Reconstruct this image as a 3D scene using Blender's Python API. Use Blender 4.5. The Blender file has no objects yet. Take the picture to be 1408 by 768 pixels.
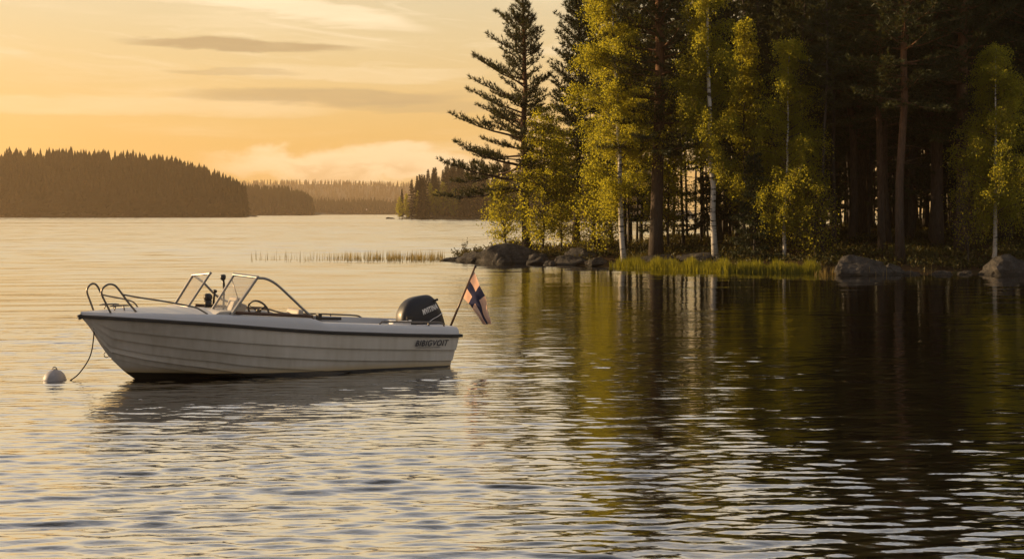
import bpy, bmesh, math, random
import numpy as np
from mathutils import Vector, Matrix, noise as mnoise

R = math.radians
SC = bpy.context.scene
COL = SC.collection

# ------------------------------------------------------------------ camera, sky, sun, exposure
F, CX, HY, CAMH = 1800.0, 704.0, 292.0, 2.2          # focal length in photo pixels, horizon row, eye height (m)
cam_d = bpy.data.cameras.new('camera'); cam = bpy.data.objects.new('camera', cam_d); COL.objects.link(cam)
cam.location = (0, 0, CAMH); cam.rotation_euler = (R(90), 0, 0)
cam_d.sensor_width = 36.0; cam_d.lens = 36.0 * F / 1408.0
cam_d.shift_y = -(384.0 - HY) / 1408.0
cam_d.clip_start = 0.1; cam_d.clip_end = 20000
SC.camera = cam

SUN_EL, SUN_AZ = R(9.5), R(-73)                       # azimuth from +Y (view axis), negative = left
world = bpy.data.worlds.new('World'); SC.world = world; world.use_nodes = True
SKY_STRENGTH = 0.135
def build_sky():
    nt = world.node_tree; nt.nodes.clear(); N = nt.nodes.new; L = nt.links.new
    def val(x, sock):
        if isinstance(x, (int, float)): sock.default_value = x
        else: L(x, sock)
    def M(op, a, b=None, c=None):
        n = N('ShaderNodeMath'); n.operation = op; val(a, n.inputs[0])
        if b is not None: val(b, n.inputs[1])
        if c is not None: val(c, n.inputs[2])
        return n.outputs[0]
    def smooth(x, a, b):
        n = N('ShaderNodeMapRange'); n.interpolation_type = 'SMOOTHSTEP'
        val(x, n.inputs[0]); n.inputs[1].default_value = a; n.inputs[2].default_value = b
        return n.outputs[0]
    def mix(fac, a, b, blend='MIX'):
        n = N('ShaderNodeMix'); n.data_type = 'RGBA'; n.blend_type = blend
        val(fac, n.inputs[0])
        for s, v in ((n.inputs[6], a), (n.inputs[7], b)):
            if isinstance(v, tuple): s.default_value = (*v, 1)
            else: L(v, s)
        return n.outputs[2]
    sky = N('ShaderNodeTexSky'); sky.sky_type = 'NISHITA'; sky.sun_disc = False
    sky.sun_elevation = SUN_EL; sky.sun_rotation = SUN_AZ
    sky.air_density = 1.3; sky.dust_density = 3.0; sky.ozone_density = 1.0
    tc = N('ShaderNodeTexCoord')
    sep = N('ShaderNodeSeparateXYZ'); L(tc.outputs['Generated'], sep.inputs[0])
    x, y, z = sep.outputs
    az = M('MULTIPLY', M('ARCTAN2', x, y), 57.2958)               # degrees, right positive
    el = M('MULTIPLY', M('ARCSINE', z), 57.2958)
    # evening dust warms the low sky, upper sky turns pale blue grey
    up = smooth(el, 1.0, 30.0)
    tint = mix(up, (1.0, 0.78, 0.44), (0.96, 0.95, 1.0))
    col = mix(1.0, sky.outputs[0], tint, 'MULTIPLY')
    # thick evening haze evens the sky out round the horizon
    rp = N('ShaderNodeValToRGB'); els = rp.color_ramp.elements
    stops = [(0.0, (4.5, 2.6, 0.74)), (0.05, (4.6, 2.78, 0.88)), (0.12, (4.35, 3.2, 1.7)), (0.17, (4.1, 3.35, 2.15)), (0.25, (4.9, 3.85, 2.35)), (0.35, (3.7, 3.2, 2.5)), (0.45, (2.6, 2.5, 2.5)), (0.65, (1.6, 1.7, 1.95)), (1.0, (1.0, 1.15, 1.5))]
    els[0].position = stops[0][0]; els[0].color = (*stops[0][1], 1); els[1].position = 1.0; els[1].color = (*stops[-1][1], 1)
    for p_, c_ in stops[1:-1]: els.new(p_).color = (*c_, 1)
    L(M('ABSOLUTE', z), rp.inputs[0])
    rb = N('ShaderNodeValToRGB'); eb = rb.color_ramp.elements       # the side away from the sun is dimmer and mauve blue
    eb[0].position = 0.0; eb[0].color = (1.75, 1.5, 1.45, 1); eb[1].position = 1.0; eb[1].color = (1.15, 1.35, 1.75, 1)
    eb.new(0.25).color = (1.35, 1.4, 1.65, 1); L(M('ABSOLUTE', z), rb.inputs[0])
    ring = mix(smooth(y, -0.45, 0.55), rb.outputs[0], rp.outputs[0])
    col = mix(0.76, col, ring)
    # streaky cirrus veil
    def nz(sx, sy, scale, detail, rough, off=0.0):
        c = N('ShaderNodeCombineXYZ'); L(M('MULTIPLY', az, sx), c.inputs[0]); L(M('MULTIPLY', el, sy), c.inputs[1]); c.inputs[2].default_value = off
        n = N('ShaderNodeTexNoise'); n.inputs['Scale'].default_value = scale; n.inputs['Detail'].default_value = detail
        n.inputs['Roughness'].default_value = rough; n.inputs['Distortion'].default_value = 0.25
        L(c.outputs[0], n.inputs['Vector']); return n.outputs[0]
    warp = nz(0.10, 0.55, 1.0, 4, 0.55, 3.1)
    fine0 = nz(0.30, 2.6, 1.0, 7, 0.7, 21.3)
    veil = smooth(nz(0.05, 0.42, 1.0, 6, 0.6, 7.7), 0.45, 0.78)
    col = mix(M('MULTIPLY', M('MULTIPLY', veil, M('ADD', fine0, .3)), 0.95), col, (5.15, 4.05, 2.5))
    el_w = M('ADD', M('ADD', el, M('MULTIPLY', M('SUBTRACT', warp, 0.5), 1.3)), M('MULTIPLY', M('SUBTRACT', fine0, 0.5), 0.55))
    cc = N('ShaderNodeCombineXYZ'); L(M('MULTIPLY', az, .16), cc.inputs[0]); L(M('MULTIPLY', M('ADD', el, M('MULTIPLY', az, .09)), 1.5), cc.inputs[1]); cc.inputs[2].default_value = 4.4
    wn = N('ShaderNodeTexNoise'); wn.inputs['Scale'].default_value = 1.0; wn.inputs['Detail'].default_value = 9; wn.inputs['Roughness'].default_value = .68; wn.inputs['Distortion'].default_value = .8; L(cc.outputs[0], wn.inputs['Vector'])
    col = mix(M('MULTIPLY', M('MULTIPLY', smooth(wn.outputs[0], .50, .72), smooth(el, 4.5, 8.0)), .55), col, (5.2, 4.2, 2.75))
    def blob(a0, e0, ra, re, tilt=0.0, soft=0.9):
        da = M('SUBTRACT', az, a0)
        de = M('SUBTRACT', M('SUBTRACT', el_w, e0), M('MULTIPLY', da, tilt))
        q = M('ADD', M('POWER', M('ABSOLUTE', M('DIVIDE', da, ra)), 2.0), M('POWER', M('ABSOLUTE', M('DIVIDE', de, re)), 2.0))
        n = N('ShaderNodeMapRange'); n.interpolation_type = 'SMOOTHSTEP'
        L(q, n.inputs[0]); n.inputs[1].default_value = 1.25; n.inputs[2].default_value = 1.25 - soft
        return n.outputs[0]
    fine = nz(0.35, 2.2, 1.0, 6, 0.65, 1.3)
    finem = M('ADD', M('MULTIPLY', fine, 0.9), 0.35)
    bright = (5.3, 4.25, 2.75); shade = (2.7, 1.95, 1.02)
    for a0, e0, ra, re, tl, k in ((-10.0, 8.9, 6.5, 0.55, -0.13, 1.0), (-15.5, 9.6, 7.0, 0.7, -0.05, 0.8), (-16, 4.4, 9, 0.5, 0.0, 0.35), (-7, 6.0, 6, 0.35, 0.02, 0.35),
                                (-30, 6.5, 9, 1.2, 0.0, 0.5), (20, 7, 10, 0.9, 0.02, 0.5), (-48, 9, 12, 1.6, 0.0, 0.5)):
        col = mix(M('MULTIPLY', M('MULTIPLY', blob(a0, e0, ra, re, tl), k), finem), col, bright)
    for a0, e0, ra, re, tl, k in ((-11.6, 7.05, 5.2, 0.30, -0.004, 0.95), (-8.0, 4.95, 6.5, 0.42, 0.012, 0.75), (-4.0, 4.55, 4.0, 0.35, -0.01, 0.5), (-12, 5.9, 3.0, 0.16, 0.0, 0.5), (-10.3, 9.3, 2.6, .16, -.02, .45),
                                (26, 5.5, 8, 0.7, 0.0, 0.6), (-38, 5.0, 9, 0.8, 0.0, 0.6)):
        col = mix(M('MULTIPLY', M('MULTIPLY', blob(a0, e0, ra, re, tl), k), M('MINIMUM', M('ADD', finem, .15), 1.0)), col, shade)
    # low bank of lit cumulus haze above the far ridge
    puff = nz(0.40, 0.9, 1.0, 5, 0.55, 12.0)
    bank_el = M('ADD', el, M('MULTIPLY', M('SUBTRACT', puff, 0.5), 2.6))
    def bank(a0, e0, ra, re):
        da = M('DIVIDE', M('SUBTRACT', az, a0), ra); de = M('DIVIDE', M('SUBTRACT', bank_el, e0), re)
        q = M('ADD', M('MULTIPLY', da, da), M('MULTIPLY', de, de))
        return M('SUBTRACT', 1.0, smooth(q, 0.25, 1.1))
    col = mix(M('MULTIPLY', bank(-6.8, 2.1, 6.8, 0.95), 0.85), col, (5.4, 4.05, 2.4))
    col = mix(M('MULTIPLY', M('MULTIPLY', bank(-6.5, 1.75, 6.0, 0.7), smooth(puff, 0.42, 0.65)), 0.8), col, (3.7, 2.35, 1.1))
    bg = N('ShaderNodeBackground'); bg.inputs[1].default_value = SKY_STRENGTH; L(col, bg.inputs[0])
    out = N('ShaderNodeOutputWorld'); L(bg.outputs[0], out.inputs[0])
build_sky()
sun_d = bpy.data.lights.new('sun', 'SUN'); sun = bpy.data.objects.new('sun', sun_d); COL.objects.link(sun)
sun_d.energy = 5.0; sun_d.angle = R(0.6); sun_d.color = (1.0, 0.69, 0.36)
sdir = Vector((math.sin(SUN_AZ) * math.cos(SUN_EL), math.cos(SUN_AZ) * math.cos(SUN_EL), math.sin(SUN_EL)))
sun.rotation_euler = sdir.to_track_quat('Z', 'Y').to_euler(); sun.location = (-60, 40, 60)
SC.view_settings.view_transform = 'Standard'; SC.view_settings.look = 'None'
SC.view_settings.exposure = 0.66; SC.view_settings.gamma = 1.0; SC.view_settings.use_curve_mapping = False
SC.render.engine = 'CYCLES'
SC.cycles.use_denoising = True
SC.cycles.max_bounces = 8; SC.cycles.transparent_max_bounces = 8; SC.cycles.volume_bounces = 1
SC.cycles.caustics_reflective = False; SC.cycles.caustics_refractive = False
SC.cycles.sample_clamp_indirect = 6.0

# ------------------------------------------------------------------ helpers
def at(px, py, Y):                                    # point at depth Y seen at photo pixel (px, py)
    return Vector(((px - CX) * Y / F, Y, CAMH - (py - HY) * Y / F))
class MB:
    def __init__(s): s.v = []; s.f = []; s.m = []; s.n = 0
    def add(s, verts, faces, mat=0):
        o = s.n; s.v.extend(tuple(p) for p in verts); s.n += len(verts)
        s.f.extend(tuple(i + o for i in f) for f in faces); s.m.extend([mat] * len(faces))
    def tube(s, pts, rad, n=8, cap=True, mat=0):
        P = [Vector(p) for p in pts]; k = len(P)
        rr = list(rad) if hasattr(rad, '__len__') else [rad] * k
        vs, fs = [], []; prev = None
        for i in range(k):
            d = (P[min(i + 1, k - 1)] - P[max(i - 1, 0)])
            d = d.normalized() if d.length > 1e-9 else Vector((0, 0, 1))
            a = prev if prev is not None else (Vector((0, 0, 1)) if abs(d.z) < .9 else Vector((1, 0, 0)))
            a = (a - d * a.dot(d))
            a = a.normalized() if a.length > 1e-6 else d.orthogonal().normalized()
            prev = a; b = d.cross(a)
            for j in range(n):
                t = 2 * math.pi * j / n
                vs.append(P[i] + (a * math.cos(t) + b * math.sin(t)) * rr[i])
        for i in range(k - 1):
            for j in range(n):
                j2 = (j + 1) % n
                fs.append((i * n + j, i * n + j2, (i + 1) * n + j2, (i + 1) * n + j))
        if cap:
            fs.append(tuple(range(n - 1, -1, -1))); fs.append(tuple((k - 1) * n + j for j in range(n)))
        s.add(vs, fs, mat)
    def box(s, c, size, rot=None, mat=0):
        hx, hy, hz = (q / 2 for q in size)
        vs = [Vector((x, y, z)) for x in (-hx, hx) for y in (-hy, hy) for z in (-hz, hz)]
        if rot is not None: vs = [rot @ v for v in vs]
        c = Vector(c)
        s.add([v + c for v in vs], [(0, 1, 3, 2), (4, 6, 7, 5), (0, 4, 5, 1), (2, 3, 7, 6), (0, 2, 6, 4), (1, 5, 7, 3)], mat)
    def grid(s, P, mat=0, flip=False):               # P[i][j] points
        a, b = len(P), len(P[0]); vs = [p for row in P for p in row]
        fs = [((i * b + j), ((i + 1) * b + j), ((i + 1) * b + j + 1), (i * b + j + 1)) for i in range(a - 1) for j in range(b - 1)]
        if flip: fs = [f[::-1] for f in fs]
        s.add(vs, fs, mat)
    def build(s, name, mats, parent=None, smooth=False, bevel=0, angle=None):
        me = bpy.data.meshes.new(name); me.from_pydata(s.v, [], s.f)
        for m in (mats if isinstance(mats, (list, tuple)) else [mats]): me.materials.append(m)
        if any(s.m): me.polygons.foreach_set('material_index', s.m)
        if smooth: me.polygons.foreach_set('use_smooth', [True] * len(me.polygons))
        me.update()
        o = bpy.data.objects.new(name, me); COL.objects.link(o)
        if parent: o.parent = parent
        if bevel:
            bv = o.modifiers.new('bevel', 'BEVEL'); bv.width = bevel; bv.segments = 2; bv.limit_method = 'ANGLE'; bv.angle_limit = R(40)
        if angle: 
            me.set_sharp_from_angle(angle=R(angle))
        return o
def np_mesh(name, V, faces_n, idx, mats, parent=None, smooth=False):   # fast mesh, all faces with faces_n corners
    me = bpy.data.meshes.new(name); V = np.asarray(V, np.float32); idx = np.asarray(idx, np.int32).ravel(); nf = len(idx) // faces_n
    me.vertices.add(len(V)); me.vertices.foreach_set('co', V.ravel())
    me.loops.add(len(idx)); me.loops.foreach_set('vertex_index', idx)
    me.polygons.add(nf); me.polygons.foreach_set('loop_start', np.arange(nf, dtype=np.int32) * faces_n)
    if smooth: me.polygons.foreach_set('use_smooth', np.ones(nf, bool))
    for m in (mats if isinstance(mats, (list, tuple)) else [mats]): me.materials.append(m)
    me.update(calc_edges=True); me.validate()
    o = bpy.data.objects.new(name, me); COL.objects.link(o)
    if parent: o.parent = parent
    return o
def tag(o, label=None, cat=None, group=None, kind=None):
    if label: o['label'] = label
    if cat: o['category'] = cat
    if group: o['group'] = group
    if kind: o['kind'] = kind
    return o
def empty(name, loc=(0, 0, 0), rz=0.0, label=None, cat=None, group=None):
    o = bpy.data.objects.new(name, None); COL.objects.link(o); o.location = loc; o.rotation_euler = (0, 0, rz)
    o.empty_display_size = 0.3
    return tag(o, label, cat, group)
def dup(root, loc, rz, scale=(1, 1, 1), tilt=(0, 0), label=None, cat=None, group=None):
    r = root.copy(); COL.objects.link(r); r.location = loc; r.rotation_euler = (tilt[0], tilt[1], rz); r.scale = scale
    for k in ('label', 'category', 'group'):
        if k in r: del r[k]
    tag(r, label, cat, group)
    for ch in list(root.children):
        c = ch.copy(); COL.objects.link(c); c.parent = r
        for g in list(ch.children):
            d = g.copy(); COL.objects.link(d); d.parent = c
    return r
def interp(x, tab):
    return float(np.interp(x, [t[0] for t in tab], [t[1] for t in tab]))

# ------------------------------------------------------------------ materials
def mat(name, col, rough=0.5, metal=0.0, spec=0.5, var=0.0, scale=8.0, bump=0.0, bscale=40.0, coat=0.0):
    m = bpy.data.materials.new(name); m.use_nodes = True; nt = m.node_tree; b = nt.nodes['Principled BSDF']
    b.inputs['Base Color'].default_value = (*col, 1); b.inputs['Roughness'].default_value = rough
    b.inputs['Metallic'].default_value = metal; b.inputs['Specular IOR Level'].default_value = spec
    b.inputs['Coat Weight'].default_value = coat
    tc = nt.nodes.new('ShaderNodeTexCoord')
    if var:
        n = nt.nodes.new('ShaderNodeTexNoise'); n.inputs['Scale'].default_value = scale; n.inputs['Detail'].default_value = 6
        nt.links.new(tc.outputs['Object'], n.inputs['Vector'])
        mx = nt.nodes.new('ShaderNodeMix'); mx.data_type = 'RGBA'
        mx.inputs[6].default_value = (*[max(c * (1 - var), 0) for c in col], 1); mx.inputs[7].default_value = (*[min(c * (1 + var), 1) for c in col], 1)
        nt.links.new(n.outputs[0], mx.inputs[0]); nt.links.new(mx.outputs[2], b.inputs['Base Color'])
    if bump:
        n = nt.nodes.new('ShaderNodeTexNoise'); n.inputs['Scale'].default_value = bscale; n.inputs['Detail'].default_value = 5
        nt.links.new(tc.outputs['Object'], n.inputs['Vector'])
        bp = nt.nodes.new('ShaderNodeBump'); bp.inputs['Strength'].default_value = bump; bp.inputs['Distance'].default_value = 0.02
        nt.links.new(n.outputs[0], bp.inputs['Height']); nt.links.new(bp.outputs[0], b.inputs['Normal'])
    return m
def leaf_mat(name, c0, c1, trans, tcol, rough=0.55, spec=0.25):
    m = bpy.data.materials.new(name); m.use_nodes = True; nt = m.node_tree; N = nt.nodes.new; L = nt.links.new
    b = nt.nodes['Principled BSDF']; out = nt.nodes['Material Output']
    g = N('ShaderNodeNewGeometry'); mx = N('ShaderNodeMix'); mx.data_type = 'RGBA'
    mx.inputs[6].default_value = (*c0, 1); mx.inputs[7].default_value = (*c1, 1)
    L(g.outputs['Random Per Island'], mx.inputs[0]); L(mx.outputs[2], b.inputs['Base Color'])
    b.inputs['Roughness'].default_value = rough; b.inputs['Specular IOR Level'].default_value = spec
    t = N('ShaderNodeBsdfTranslucent'); t.inputs[0].default_value = (*tcol, 1)
    ms = N('ShaderNodeMixShader'); ms.inputs[0].default_value = trans
    L(b.outputs[0], ms.inputs[1]); L(t.outputs[0], ms.inputs[2]); L(ms.outputs[0], out.inputs[0])
    return m
def bark_mat(name, c_low, c_high, z0, z1, birch=False):
    m = bpy.data.materials.new(name); m.use_nodes = True; nt = m.node_tree; N = nt.nodes.new; L = nt.links.new
    b = nt.nodes['Principled BSDF']; b.inputs['Roughness'].default_value = 0.85; b.inputs['Specular IOR Level'].default_value = 0.2
    tc = N('ShaderNodeTexCoord'); sp = N('ShaderNodeSeparateXYZ'); L(tc.outputs['Object'], sp.inputs[0])
    mr = N('ShaderNodeMapRange'); L(sp.outputs[2], mr.inputs[0]); mr.inputs[1].default_value = z0; mr.inputs[2].default_value = z1
    mx = N('ShaderNodeMix'); mx.data_type = 'RGBA'; mx.inputs[6].default_value = (*c_low, 1); mx.inputs[7].default_value = (*c_high, 1)
    L(mr.outputs[0], mx.inputs[0])
    mp = N('ShaderNodeMapping'); L(tc.outputs['Object'], mp.inputs[0]); mp.inputs['Scale'].default_value = (1, 1, 5.0) if birch else (7, 7, 1.2)
    n = N('ShaderNodeTexNoise'); n.inputs['Scale'].default_value = 2.2 if birch else 3.0; n.inputs['Detail'].default_value = 6; n.inputs['Roughness'].default_value = 0.65
    L(mp.outputs[0], n.inputs['Vector'])
    r = N('ShaderNodeMapRange'); L(n.outputs[0], r.inputs[0])
    r.inputs[1].default_value = 0.54 if birch else 0.35; r.inputs[2].default_value = 0.60 if birch else 0.7
    mk = N('ShaderNodeMix'); mk.data_type = 'RGBA'; L(r.outputs[0], mk.inputs[0]); L(mx.outputs[2], mk.inputs[6])
    if birch: mk.inputs[7].default_value = (0.035, 0.03, 0.027, 1)
    else:
        dk = N('ShaderNodeMix'); dk.data_type = 'RGBA'; dk.blend_type = 'MULTIPLY'; dk.inputs[0].default_value = 1
        L(mx.outputs[2], dk.inputs[6]); dk.inputs[7].default_value = (0.42, 0.42, 0.42, 1); L(dk.outputs[2], mk.inputs[7])
    L(mk.outputs[2], b.inputs['Base Color'])
    bp = N('ShaderNodeBump'); bp.inputs['Strength'].default_value = 0.5; bp.inputs['Distance'].default_value = 0.03
    L(n.outputs[0], bp.inputs['Height']); L(bp.outputs[0], b.inputs['Normal'])
    return m
NEEDLE = leaf_mat('pine_needles', (0.018, 0.028, 0.009), (0.042, 0.048, 0.015), 0.28, (0.085, 0.075, 0.012))
SPRUCE = leaf_mat('spruce_needles', (0.016, 0.026, 0.009), (0.034, 0.045, 0.014), 0.22, (0.05, 0.05, 0.010))
BIRCH_LEAF = leaf_mat('birch_leaves', (0.065, 0.095, 0.012), (0.120, 0.130, 0.018), 0.62, (0.58, 0.51, 0.032))
BUSH_LEAF = leaf_mat('undergrowth_leaves', (0.030, 0.045, 0.010), (0.080, 0.062, 0.016), 0.35, (0.12, 0.09, 0.012))
REED = leaf_mat('reed_blades', (0.22, 0.16, 0.05), (0.32, 0.25, 0.08), 0.45, (0.40, 0.29, 0.07))
GRASS = leaf_mat('shore_grass_blades', (0.07, 0.10, 0.012), (0.17, 0.17, 0.025), 0.5, (0.33, 0.30, 0.02))
PINE_BARK = bark_mat('pine_bark', (0.07, 0.055, 0.045), (0.17, 0.085, 0.042), 1.5, 8.0)
GREY_BARK = bark_mat('grey_bark', (0.06, 0.05, 0.042), (0.075, 0.06, 0.048), 1, 7)
BIRCH_BARK = bark_mat('birch_bark', (0.42, 0.39, 0.35), (0.52, 0.49, 0.44), 1, 5, True)
TWIG = mat('birch_twigs', (0.06, 0.04, 0.028), 0.8)
FAR_LEAF = leaf_mat('far_conifers', (0.010, 0.011, 0.005), (0.013, 0.014, 0.006), 0.02, (0.07, 0.055, 0.012), 1.0, 0.0)

def rock_mat():
    m = bpy.data.materials.new('granite'); m.use_nodes = True; nt = m.node_tree; N = nt.nodes.new; L = nt.links.new
    b = nt.nodes['Principled BSDF']; b.inputs['Roughness'].default_value = 0.8; b.inputs['Specular IOR Level'].default_value = 0.3
    tc = N('ShaderNodeTexCoord')
    n = N('ShaderNodeTexNoise'); n.inputs['Scale'].default_value = 3.0; n.inputs['Detail'].default_value = 9; n.inputs['Roughness'].default_value = 0.7
    L(tc.outputs['Object'], n.inputs['Vector'])
    cr = N('ShaderNodeValToRGB'); cr.color_ramp.elements[0].position = .32; cr.color_ramp.elements[0].color = (.022, .019, .016, 1)
    cr.color_ramp.elements[1].position = .7; cr.color_ramp.elements[1].color = (.15, .132, .115, 1); L(n.outputs[0], cr.inputs[0])
    n2 = N('ShaderNodeTexNoise'); n2.inputs['Scale'].default_value = 16; n2.inputs['Detail'].default_value = 4; L(tc.outputs['Object'], n2.inputs['Vector'])
    mx = N('ShaderNodeMix'); mx.data_type = 'RGBA'; mx.blend_type = 'MULTIPLY'; mx.inputs[0].default_value = .9
    L(cr.outputs[0], mx.inputs[6]); L(n2.outputs[0], mx.inputs[7]); 
    # wet band just above the water (world height)
    g = N('ShaderNodeNewGeometry'); sp = N('ShaderNodeSeparateXYZ'); L(g.outputs['Position'], sp.inputs[0])
    mr = N('ShaderNodeMapRange'); L(sp.outputs[2], mr.inputs[0]); mr.inputs[1].default_value = .08; mr.inputs[2].default_value = .14
    wet = N('ShaderNodeMix'); wet.data_type = 'RGBA'; L(mr.outputs[0], wet.inputs[0]); wet.inputs[6].default_value = (.025, .022, .018, 1); L(mx.outputs[2], wet.inputs[7])
    L(wet.outputs[2], b.inputs['Base Color'])
    bp = N('ShaderNodeBump'); bp.inputs['Strength'].default_value = 1.0; bp.inputs['Distance'].default_value = .11
    L(n.outputs[0], bp.inputs['Height']); L(bp.outputs[0], b.inputs['Normal'])
    return m
ROCK = rock_mat()

# ------------------------------------------------------------------ water
def build_water():
    rng = np.random.default_rng(11)
    r = list(np.arange(4.5, 15, 0.022)); 
    while r[-1] < 30: r.append(r[-1] + 0.022 + (r[-1] - 15) * 0.0022)
    while r[-1] < 140: r.append(r[-1] * 1.006)
    while r[-1] < 9000: r.append(r[-1] * 1.06)
    r = np.array(r); th = np.radians(np.linspace(-42, 42, 800))
    RR, TT = np.meshgrid(r, th, indexing='ij'); X = RR * np.sin(TT); Y = RR * np.cos(TT)
    Z = np.zeros_like(X)
    waves = []
    for i in range(14): waves.append((rng.uniform(0.9, 2.2), rng.normal(-1, 6), 0.0078))      # swell
    for i in range(36): waves.append((rng.uniform(0.35, 0.9), rng.normal(0, 9), 0.0085))     # chop
    for i in range(90): waves.append((rng.uniform(0.085, 0.28), rng.normal(0, 15), 0.0138))    # ripples
    for lam, ang, sl in waves:
        k = 2 * math.pi / lam; a = math.radians(ang - 5); A = sl / k * rng.uniform(0.5, 1.3)
        ph = rng.uniform(0, 6.28)
        # drop each component where the mesh gets too coarse for it
        fade = np.clip((lam * 0.33 - np.gradient(r)) / (lam * 0.15), 0, 1)[:, None]
        q = np.sin(k * (X * math.sin(a) + Y * math.cos(a)) + ph + 0.6 * np.sin(0.31 * X + 0.17 * Y + ph * 3))
        Z += A * q * fade
    # gusts: patches of stronger and weaker ripple; calm under the wooded shore
    g = 1 + 0.35 * np.sin(0.21 * Y + 0.8 * np.sin(0.1 * X)) * np.sin(0.13 * X + 1) + 0.25 * np.sin(0.6 * Y + 0.15 * X + 2)
    calm = 1 - 0.62 * np.clip((Y - 27) / 14, 0, 1) * np.clip((X + 4) / 8, 0, 1)
    Z *= np.clip(g, 0.35, 1.6) * calm * (1 - .22 * np.clip((X + 1) / 3, 0, 1))
    nr, na = X.shape; V = np.stack([X, Y, Z], -1).reshape(-1, 3)
    i, j = np.meshgrid(np.arange(nr - 1), np.arange(na - 1), indexing='ij'); a = i * na + j
    idx = np.stack([a, a + 1, a + na + 1, a + na], -1)
    m = bpy.data.materials.new('lake_water'); m.use_nodes = True; nt = m.node_tree; N = nt.nodes.new; L = nt.links.new
    b = nt.nodes['Principled BSDF']; b.inputs['Base Color'].default_value = (0.010, 0.011, 0.008, 1); b.inputs['Roughness'].default_value = 0.03
    b.inputs['Specular IOR Level'].default_value = 0.0; b.inputs['Roughness'].default_value = 0.6
    tc = N('ShaderNodeTexCoord')
    def nz(sx, sy, scale, det):
        mp = N('ShaderNodeMapping'); mp.inputs['Scale'].default_value = (sx, sy, 1); mp.inputs['Rotation'].default_value = (0, 0, R(-5)); L(tc.outputs['Object'], mp.inputs[0])
        n = N('ShaderNodeTexNoise'); n.inputs['Scale'].default_value = scale; n.inputs['Detail'].default_value = det; n.inputs['Roughness'].default_value = .5
        L(mp.outputs[0], n.inputs['Vector']); return n.outputs[0]
    sp = N('ShaderNodeSeparateXYZ'); L(tc.outputs['Object'], sp.inputs[0])
    def mr(src, a, b_, c, d):
        n = N('ShaderNodeMapRange'); L(src, n.inputs[0]); n.inputs[1].default_value = a; n.inputs[2].default_value = b_; n.inputs[3].default_value = c; n.inputs[4].default_value = d; return n.outputs[0]
    def mul(a, b_):
        n = N('ShaderNodeMath'); n.operation = 'MULTIPLY'; L(a, n.inputs[0])
        if isinstance(b_, float): n.inputs[1].default_value = b_
        else: L(b_, n.inputs[1])
        return n.outputs[0]
    fine = nz(0.38, 1.0, 6.5, 3)                     # 0.2 m ripples
    far = mr(sp.outputs[1], 15, 70, 0, 1)
    patch = mr(nz(0.25, 1.0, 0.02, 2), 0.40, 0.62, 0.6, 1.1)
    calmx = mr(sp.outputs[0], -3, 5, 1.0, 0.4)
    # small ripples near by, then (past the mesh waves) chop seen as slopes that mostly face the viewer
    b1 = N('ShaderNodeBump'); b1.inputs['Distance'].default_value = 0.020; L(fine, b1.inputs['Height']); L(mul(mr(sp.outputs[1], 8, 40, 0.75, 0.45), calmx), b1.inputs['Strength'])
    mp = N('ShaderNodeMapping'); mp.inputs['Scale'].default_value = (0.30, 1.0, 1); L(tc.outputs['Object'], mp.inputs[0])
    nn = N('ShaderNodeTexNoise'); nn.inputs['Scale'].default_value = 1.3; nn.inputs['Detail'].default_value = 3; L(mp.outputs[0], nn.inputs['Vector'])
    sc = N('ShaderNodeSeparateColor'); L(nn.outputs['Color'], sc.inputs[0])
    k = mul(mul(far, patch), mr(sp.outputs[0], -3, 6, 1.0, 0.55))
    sx = mul(mul(mr(sc.outputs[0], 0, 1, -1, 1), k), 0.10)
    sy = mul(mul(mr(sc.outputs[1], 0.28, 0.68, 0.0, 1), k), -0.17)
    cv = N('ShaderNodeCombineXYZ'); L(sx, cv.inputs[0]); L(sy, cv.inputs[1])
    va = N('ShaderNodeVectorMath'); va.operation = 'ADD'; L(b1.outputs[0], va.inputs[0]); L(cv.outputs[0], va.inputs[1])
    vn = N('ShaderNodeVectorMath'); vn.operation = 'NORMALIZE'; L(va.outputs[0], vn.inputs[0]); L(vn.outputs[0], b.inputs['Normal'])
    gl = N('ShaderNodeBsdfGlossy'); gl.inputs['Roughness'].default_value = 0.03; L(vn.outputs[0], gl.inputs['Normal'])
    lw = N('ShaderNodeLayerWeight'); lw.inputs[0].default_value = 0.5; L(vn.outputs[0], lw.inputs['Normal'])
    fz = N('ShaderNodeMapRange'); fz.interpolation_type = 'SMOOTHSTEP'; L(lw.outputs['Facing'], fz.inputs[0])
    fz.inputs[1].default_value = 0.36; fz.inputs[2].default_value = 0.765; fz.inputs[3].default_value = 0.05; fz.inputs[4].default_value = 0.96
    ms = N('ShaderNodeMixShader'); L(fz.outputs[0], ms.inputs[0]); L(b.outputs[0], ms.inputs[1]); L(gl.outputs[0], ms.inputs[2])
    L(ms.outputs[0], nt.nodes['Material Output'].inputs[0])
    o = np_mesh('water', V, 4, idx, m, smooth=True); tag(o, kind='structure'); return o
build_water()

# ------------------------------------------------------------------ shore terrain
COAST = [(-3.3, 60), (-1.5, 57.4), (1, 55.6), (4.2, 52.6), (7.9, 49.2), (11, 47.6), (15, 46.9), (18, 46.7), (30, 45), (60, 41), (110, 38),
         (110, 170), (70, 150), (40, 122), (24, 98), (14, 82), (8, 73.5), (1.5, 67), (-2.5, 62.8)]
def coast_d(X, Y):
    P = np.array(COAST); Q = np.roll(P, -1, 0); D = np.full(X.shape, 1e9); ins = np.zeros(X.shape, bool)
    for (ax, ay), (bx, by) in zip(P, Q):
        dx, dy = bx - ax, by - ay; t = np.clip(((X - ax) * dx + (Y - ay) * dy) / (dx * dx + dy * dy), 0, 1)
        D = np.minimum(D, np.hypot(X - ax - t * dx, Y - ay - t * dy))
        c = ((ay > Y) != (by > Y)); ins ^= c & (X < (bx - ax) * (Y - ay) / (by - ay + 1e-12) + ax)
    return np.where(ins, D, -D)
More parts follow.
